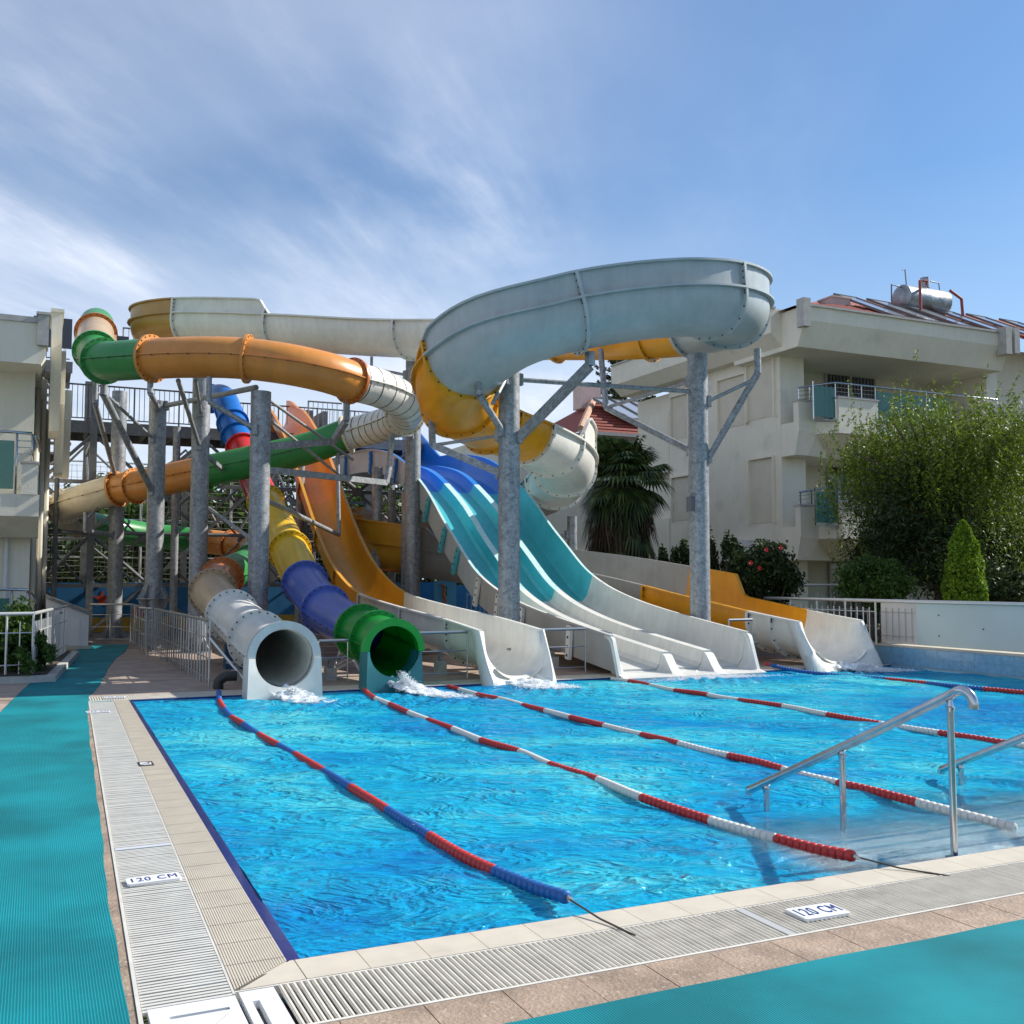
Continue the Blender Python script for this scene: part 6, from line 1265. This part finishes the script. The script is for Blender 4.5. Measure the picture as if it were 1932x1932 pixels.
# balcony doors / loggias
def slab_u(u, v, y): p = onY(u, v, y); return p[0], p[2]
for lev, (zf_l, ztop) in enumerate(((6.07, 8.1), (3.06, 5.3), (0.0, 2.35))):
    x0_ = onY(1557, 700, YC+1.5)[0]; x1_ = onY(1646, 700, YC+1.5)[0]; hgt = 2.45 if lev == 0 else 2.2
    DR = rp('balcony_door', lambda g: (g.box(x0_-.07, x0_, YC+1.42, YC+1.5, zf_l, zf_l+hgt), g.box(x1_, x1_+.07, YC+1.42, YC+1.5, zf_l, zf_l+hgt), g.box(x0_-.07, x1_+.07, YC+1.42, YC+1.5, zf_l+hgt, zf_l+hgt+.08), g.box((x0_+x1_)/2-.04, (x0_+x1_)/2+.04, YC+1.42, YC+1.5, zf_l, zf_l+hgt)), framem)
    for a, b_ in ((x0_, (x0_+x1_)/2-.04), ((x0_+x1_)/2+.04, x1_)):
        g = G(); g.box(a, b_, YC+1.47, YC+1.49, zf_l, zf_l+hgt); o = link('pane', g, darkglass, DR)
    g = G()
    for i in range(14):
        xx = x0_+(x1_-x0_)*i/14; g.box(xx+.01, xx+.07, YC+1.455, YC+1.468, zf_l+.05, zf_l+hgt-.05)
    if lev == 0: link('curtain', g, curtain, DR)
    if lev < 2:
        bx0 = XC+.01; e = zf_l-.05; yb = YC-1.15
        # slab with sloping underside, parapet blocks, glass and rails
        tpz = [(bx0, YC-.74), (bx0+.62, YC-.80), (bx0+.95, yb), (XE, yb), (XE, YC+1.5), (bx0, YC+1.5)]; bpz = [(bx0, YC-.60), (bx0+.45, YC-.62), (bx0+1.5, YC-.3), (XE, YC-.2), (XE, YC+1.5), (bx0, YC+1.5)]
        rp('balcony_slab', lambda g: g.sweep([[(a, b_, z) for a, b_ in pl] for pl, z in ((tpz, e), (tpz, e-.34), (bpz, e-.95))]))
        rp('balcony_parapet', lambda g: g.box(bx0+.003, bx0+.60, YC-.77, YC-.55, e-.3, e+.58)); rp('parapet_cap', lambda g: g.box(bx0-.03, bx0+.58, YC-.79, YC-.51, e+.58, e+.63), trim)
        
        xg = onY(1577, 780, yb)[0]; xh = onY(1651, 780, yb)[0]
        rp('balcony_parapet', lambda g: g.box(xg, xh, yb-.12, yb+.12, e-.345, e+.66)); rp('parapet_cap', lambda g: g.box(xg-.03, xh+.03, yb-.15, yb+.15, e+.66, e+.71), trim)
        rp('sill', lambda g: (g.box(bx0+.6, xg, yb-.05, yb+.05, e, e+.04), g.box(xh, XE, yb-.05, yb+.05, e, e+.04)), trim)
        xq = onY(1535, 780, yb)[0]
        rp('balcony_glass', lambda g: g.box(xq, xg-.04, yb-.01, yb+.01, e+.10, e+.98), glassgreen)
        rp('balcony_glass', lambda g: (g.box(xh+.06, xh+.98, yb-.01, yb+.01, e+.10, e+.98), g.box(xh+1.06, xh+2.0, yb-.01, yb+.01, e+.10, e+.98), g.box(xh+2.1, xh+3.0, yb-.01, yb+.01, e+.10, e+.98)), glassgreen)
        P = [(XC+.1, YC-.65, e+.98), (bx0+.6, YC-.75, e+1.08), (xg, yb, e+1.12), (XE-.2, yb, e+1.12)]
        def rl(g):
            g.tube(P, .03, 8)
            for z in (.72, .84, .96):
                g.rod((bx0+.05, YC-.65, e+z-.08), (bx0+.6, YC-.7, e+z-.02), .009, 5); g.rod((xg, yb, e+z+.03), (xh, yb, e+z+.03), .009, 5)
            for px in (xq, xg, xg+(xh-xg)*.33, xg+(xh-xg)*.66, xh+.02, xh+1.02, xh+2.05): g.rod((px, yb, e+.02), (px, yb, e+1.1), .02, 6)
            g.rod((bx0+.12, YC-.65, e+.6), (bx0+.12, YC-.65, e+1.0), .02, 6); g.rod((bx0+.5, YC-.68, e+.6), (bx0+.5, YC-.68, e+1.05), .02, 6)
        rp('balcony_rail', rl, steel, smooth=True, auto=50)
# table and chair on upper balcony
cx = onY(1680, 790, YC-.4)[0]; ez = 6.02
t = thing('balcony_table', 'small dark table on the upper balcony behind the glass', 'table', (cx+.2, YC-.4, ez)); g = G(); g.box(cx-.05, cx+.55, YC-.6, YC-.1, ez+.68, ez+.72); link('tabletop', g, rubberb, t)
for a in (0, .46): g = G(); g.rod((cx+a, YC-.35, ez), (cx+a, YC-.35, ez+.68), .02, 5); link('leg', g, rubberb, t)
t = thing('balcony_chair', 'dark chair on the upper balcony left of the table', 'chair', (cx-.4, YC-.4, ez)); g = G(); g.box(cx-.55, cx-.12, YC-.6, YC-.2, ez+.40, ez+.44); link('seat', g, rubberb, t); g = G(); g.obox((cx-.53, YC-.4, ez+.42), (cx-.62, YC-.4, ez+.95), .4, .03, up=(0, 1, 0)); link('backrest', g, rubberb, t)
for a in (-.53, -.15):
    for b_ in (-.58, -.22): g = G(); g.rod((cx+a, YC+b_, ez), (cx+a, YC+b_, ez+.41), .015, 5); link('leg', g, rubberb, t)
# ac units
for i, (u, lab) in enumerate(((1382, 'left air conditioner with a round fan on the hotel wall'), (1405, 'right air conditioner box on the hotel wall'))):
    p_ = onX(u, 1035, XC-.2); t = thing('air_conditioner', lab, 'air conditioner', tuple(p_)); g = G(); g.box(XC-.32, XC-.01, p_[1]-.33, p_[1]+.33, p_[2]-.3, p_[2]+.25); link('case', g, wpaint, t)
    g = G(); g.tube([(XC-.33, p_[1]+.08, p_[2]-.02), (XC-.322, p_[1]+.08, p_[2]-.02)], .2, 16); link('fan_grille', g, darkglass, t)
# garden rail before hotel
t = thing('garden_railing', 'thin white railing in the garden in front of the dark door', 'railing', (20, 21.5, 0)); fence_run(t, onD(1480, 1094, 24)*np.array((1, 1, 0)), onD(1760, 1094, 24)*np.array((1, 1, 0)), 1.38, .35, rails=(.6,))
# small red roofed building behind
SB = thing('low_building', 'lower cream building with a red tiled roof and solar panels behind the palm', 'building', tuple(onD(1170, 1094, 45)*np.array((1, 1, 0))))
def sbp(name, fn, m=stucco, **k): g = G(); fn(g); return link(name, g, m, SB, **k)
yb = onD(1170, 1094, 44)[1]; xa_, xc_ = onY(975, 900, yb)[0], onY(1300, 900, yb)[0]; zt = onY(1170, 822, yb)[2]; zr = onY(1170, 783, yb)[2]
sbp('wall', lambda g: g.box(xa_, xc_, yb, yb+8, 0, zt)); xl_ = onY(1085, 815, yb)[0]; xm_ = onY(1155, 785, yb)[0]
sbp('roof', lambda g: g.add([(xl_, yb-.5, zt), (xc_+2, yb-.5, zt), (xc_+2, yb+2.5, zr+1.0), (xm_+.5, yb+2.5, zr+1.0), (xl_, yb+8, zt)], [(0, 1, 2, 3), (0, 3, 4)]), rooftile_m)
L_r = xc_-xl_
for i in range(11):
    f = i/11.; z_ = zt+.03+(zr+1.0-zt)*f; x_ = xl_+(xm_+.5-xl_)*f+.1
    sbp('tile_row', lambda g: g.tube([(x_, yb-.5+3.0*f, z_), (xc_+1.8, yb-.5+3.0*f, z_)], .10, 6), rooftile_m)
sbp('ridge', lambda g: g.tube([(xl_, yb-.5, zt+.1), (xm_+.5, yb+2.5, zr+1.1)], .16, 8), mat('ridge_tile', (.5, .3, .2), .8, var=.2, vscale=6))
sbp('gutter', lambda g: g.box(xl_-.1, xc_, yb-.62, yb-.5, zt-.12, zt+.02), trim)
sbp('chimney', lambda g: g.box(xm_-.3, xm_+.7, yb+2.2, yb+3, zr+.6, zr+1.75), pinkst)
sbp('window_recess', lambda g: g.box(onY(1205, 900, yb)[0], onY(1262, 900, yb)[0], yb-.03, yb+.1, onY(1200, 925, yb)[2], onY(1200, 885, yb)[2]), mat('recess_ochre', (.42, .33, .2), .8))
sbp('facade_rib', lambda g: (g.box(onY(1005, 900, yb)[0], onY(1005, 900, yb)[0]+.25, yb-.15, yb, 2, 6), g.box(onY(1030, 900, yb)[0], onY(1030, 900, yb)[0]+.25, yb-.15, yb, 2, 6)))
for i in range(3):
    a = onY(1165+i*35, 790, yb)[0]; t = thing('solar_panel', 'solar panel on the red tiled roof, %s' % ('leftmost next to the chimney', 'middle one', 'right one beside the hotel wall')[i], 'solar panel', (a, yb, zr), 'solar panels on the red tiled roof')
    g = G(); V = np.array([(a+.45, yb-.2, zt+.75), (a+1.5, yb-.2, zt+.72), (a+.75, yb+1.6, zt+1.85), (a-.3, yb+1.6, zt+1.88)]); g.add(np.vstack([V, V+(0, .06, -.08)]), [(0, 1, 2, 3), (7, 6, 5, 4), (0, 4, 5, 1), (1, 5, 6, 2), (2, 6, 7, 3), (3, 7, 4, 0)]); link('glass_plate', g, mat('solar_pale', (.30, .33, .38), .2, coat=.6), t)
    g = G()
    for s in range(4): g.obox(V[s], V[(s+1) % 4], .06, .08)
    link('frame', g, darksteel, t)
t2 = thing('water_tank', 'silver water tank on the lower building half hidden by the hotel wall', 'water tank', (0, 0, 0)); a = onY(1235, 778, yb+2); g = G(); g.tube([(a[0]-.2, yb+2, a[2]+.1), (a[0]+2.5, yb+2, a[2]+.1)], .5, 18); link('drum', g, tin, t2, smooth=True, auto=50)

# ================================================================== RIGHT LOW WALL AND FENCE
PW = thing('panel_wall', 'low wall of white panels above a blue tiled band at the right pool edge', 'wall', (13.9, 12, 0))
bandm = pooltile; tg = G(); tg.box(-.01, .0, -.123, .123, -.074, .074); tile_o = protomesh('band_tile', tg, [pooltile]); first = True
g = G(); g.box(13.812, 14.2, 3.0, 14.22, -.05, .32); link('band_core', g, mat('band_grout', (.30, .42, .48), .7), PW)
for j in range(2):
    for i in range(38):
        place(tile_o, first, PW, (13.81, 14.1-.25*i, .085+.152*j)); first = False
g = G(); g.box(13.80, 14.25, 3.0, 14.25, .32, .345); link('band_cap', g, beige, PW)
pmat = [mat('panel_frosted_pink', (.62, .55, .49), .45, var=.06, vscale=1.5), mat('panel_frosted', (.50, .56, .53), .35, var=.06, vscale=.8, coat=.2)]
y_ = 14.14
for i, w in enumerate((.82, 2.62, 2.6, 2.6, 2.6)):
    g = G(); g.box(13.96, 13.99, y_-w+.012, y_, .37, 1.09); link('wall_panel', g, pmat[0 if i == 0 else 1], PW)
    if i == 1:
        for zz, yy in ((.9, .5), (.55, .5), (.9, 2.3), (.95, 2.2), (.7, 1.4)): g = G(); g.tube([(13.945, y_-yy, zz), (13.96, y_-yy, zz)], .012, 8); link('screw', g, bolt_m, PW)
    y_ -= w
g = G(); g.rod((13.94, 18.2, 1.12), (13.94, 3, 1.12), .032, 10); link('top_rail', g, rail_m, PW, smooth=True, auto=50)
g = G(); 
for k in range(5): g.rod((13.94, 14.0-.15*k, .42), (13.94, 14.0-.15*k, 1.0), .006, 5)
g.rod((13.94, 14.14, .92), (13.94, 13.34, .92), .006, 5); g.rod((13.94, 14.14, .50), (13.94, 13.34, .50), .006, 5); link('bar_shadow_lines', g, mat('bar_shadow', (.40, .36, .32), .6), PW)  # slim rods in a shadow colour draw the railing's shadow on the panel
PF = thing('pool_fence', 'white barred fence behind the right slide, joining the panel wall', 'fence', (13.94, 16, 0))
fence_run(PF, (13.94, 14.25, .12), (13.94, 18.6, .12), 1.0, .155, zb=.12, rails=(.12, .80)); fence_run(PF, (13.94, 18.6, .12), (16.5, 26.0, .12), 1.0, .2, rails=(.12, .80))
g = G(); g.box(13.85, 14.1, 14.25, 19, 0, .20); link('plinth', g, beige, PF)
g = G(); g.box(13.7, 13.95, 14.32, 14.6, 0, .28); o = link('clay_pot', g, mat('clay', (.32, .16, .10), .9)); tag(o, 'brown clay block at the end of the tiled band', 'block')
# garden retaining behind the wall
g = G(); g.box(14.3, 40, 3.0, 22.2, -.05, .25); struct('garden_bed', g, soil)

# spare: no stray helper objects
for o in list(bpy.data.objects):
    if o.type == 'MESH' and o.name.startswith('txt'): bpy.data.objects.remove(o)
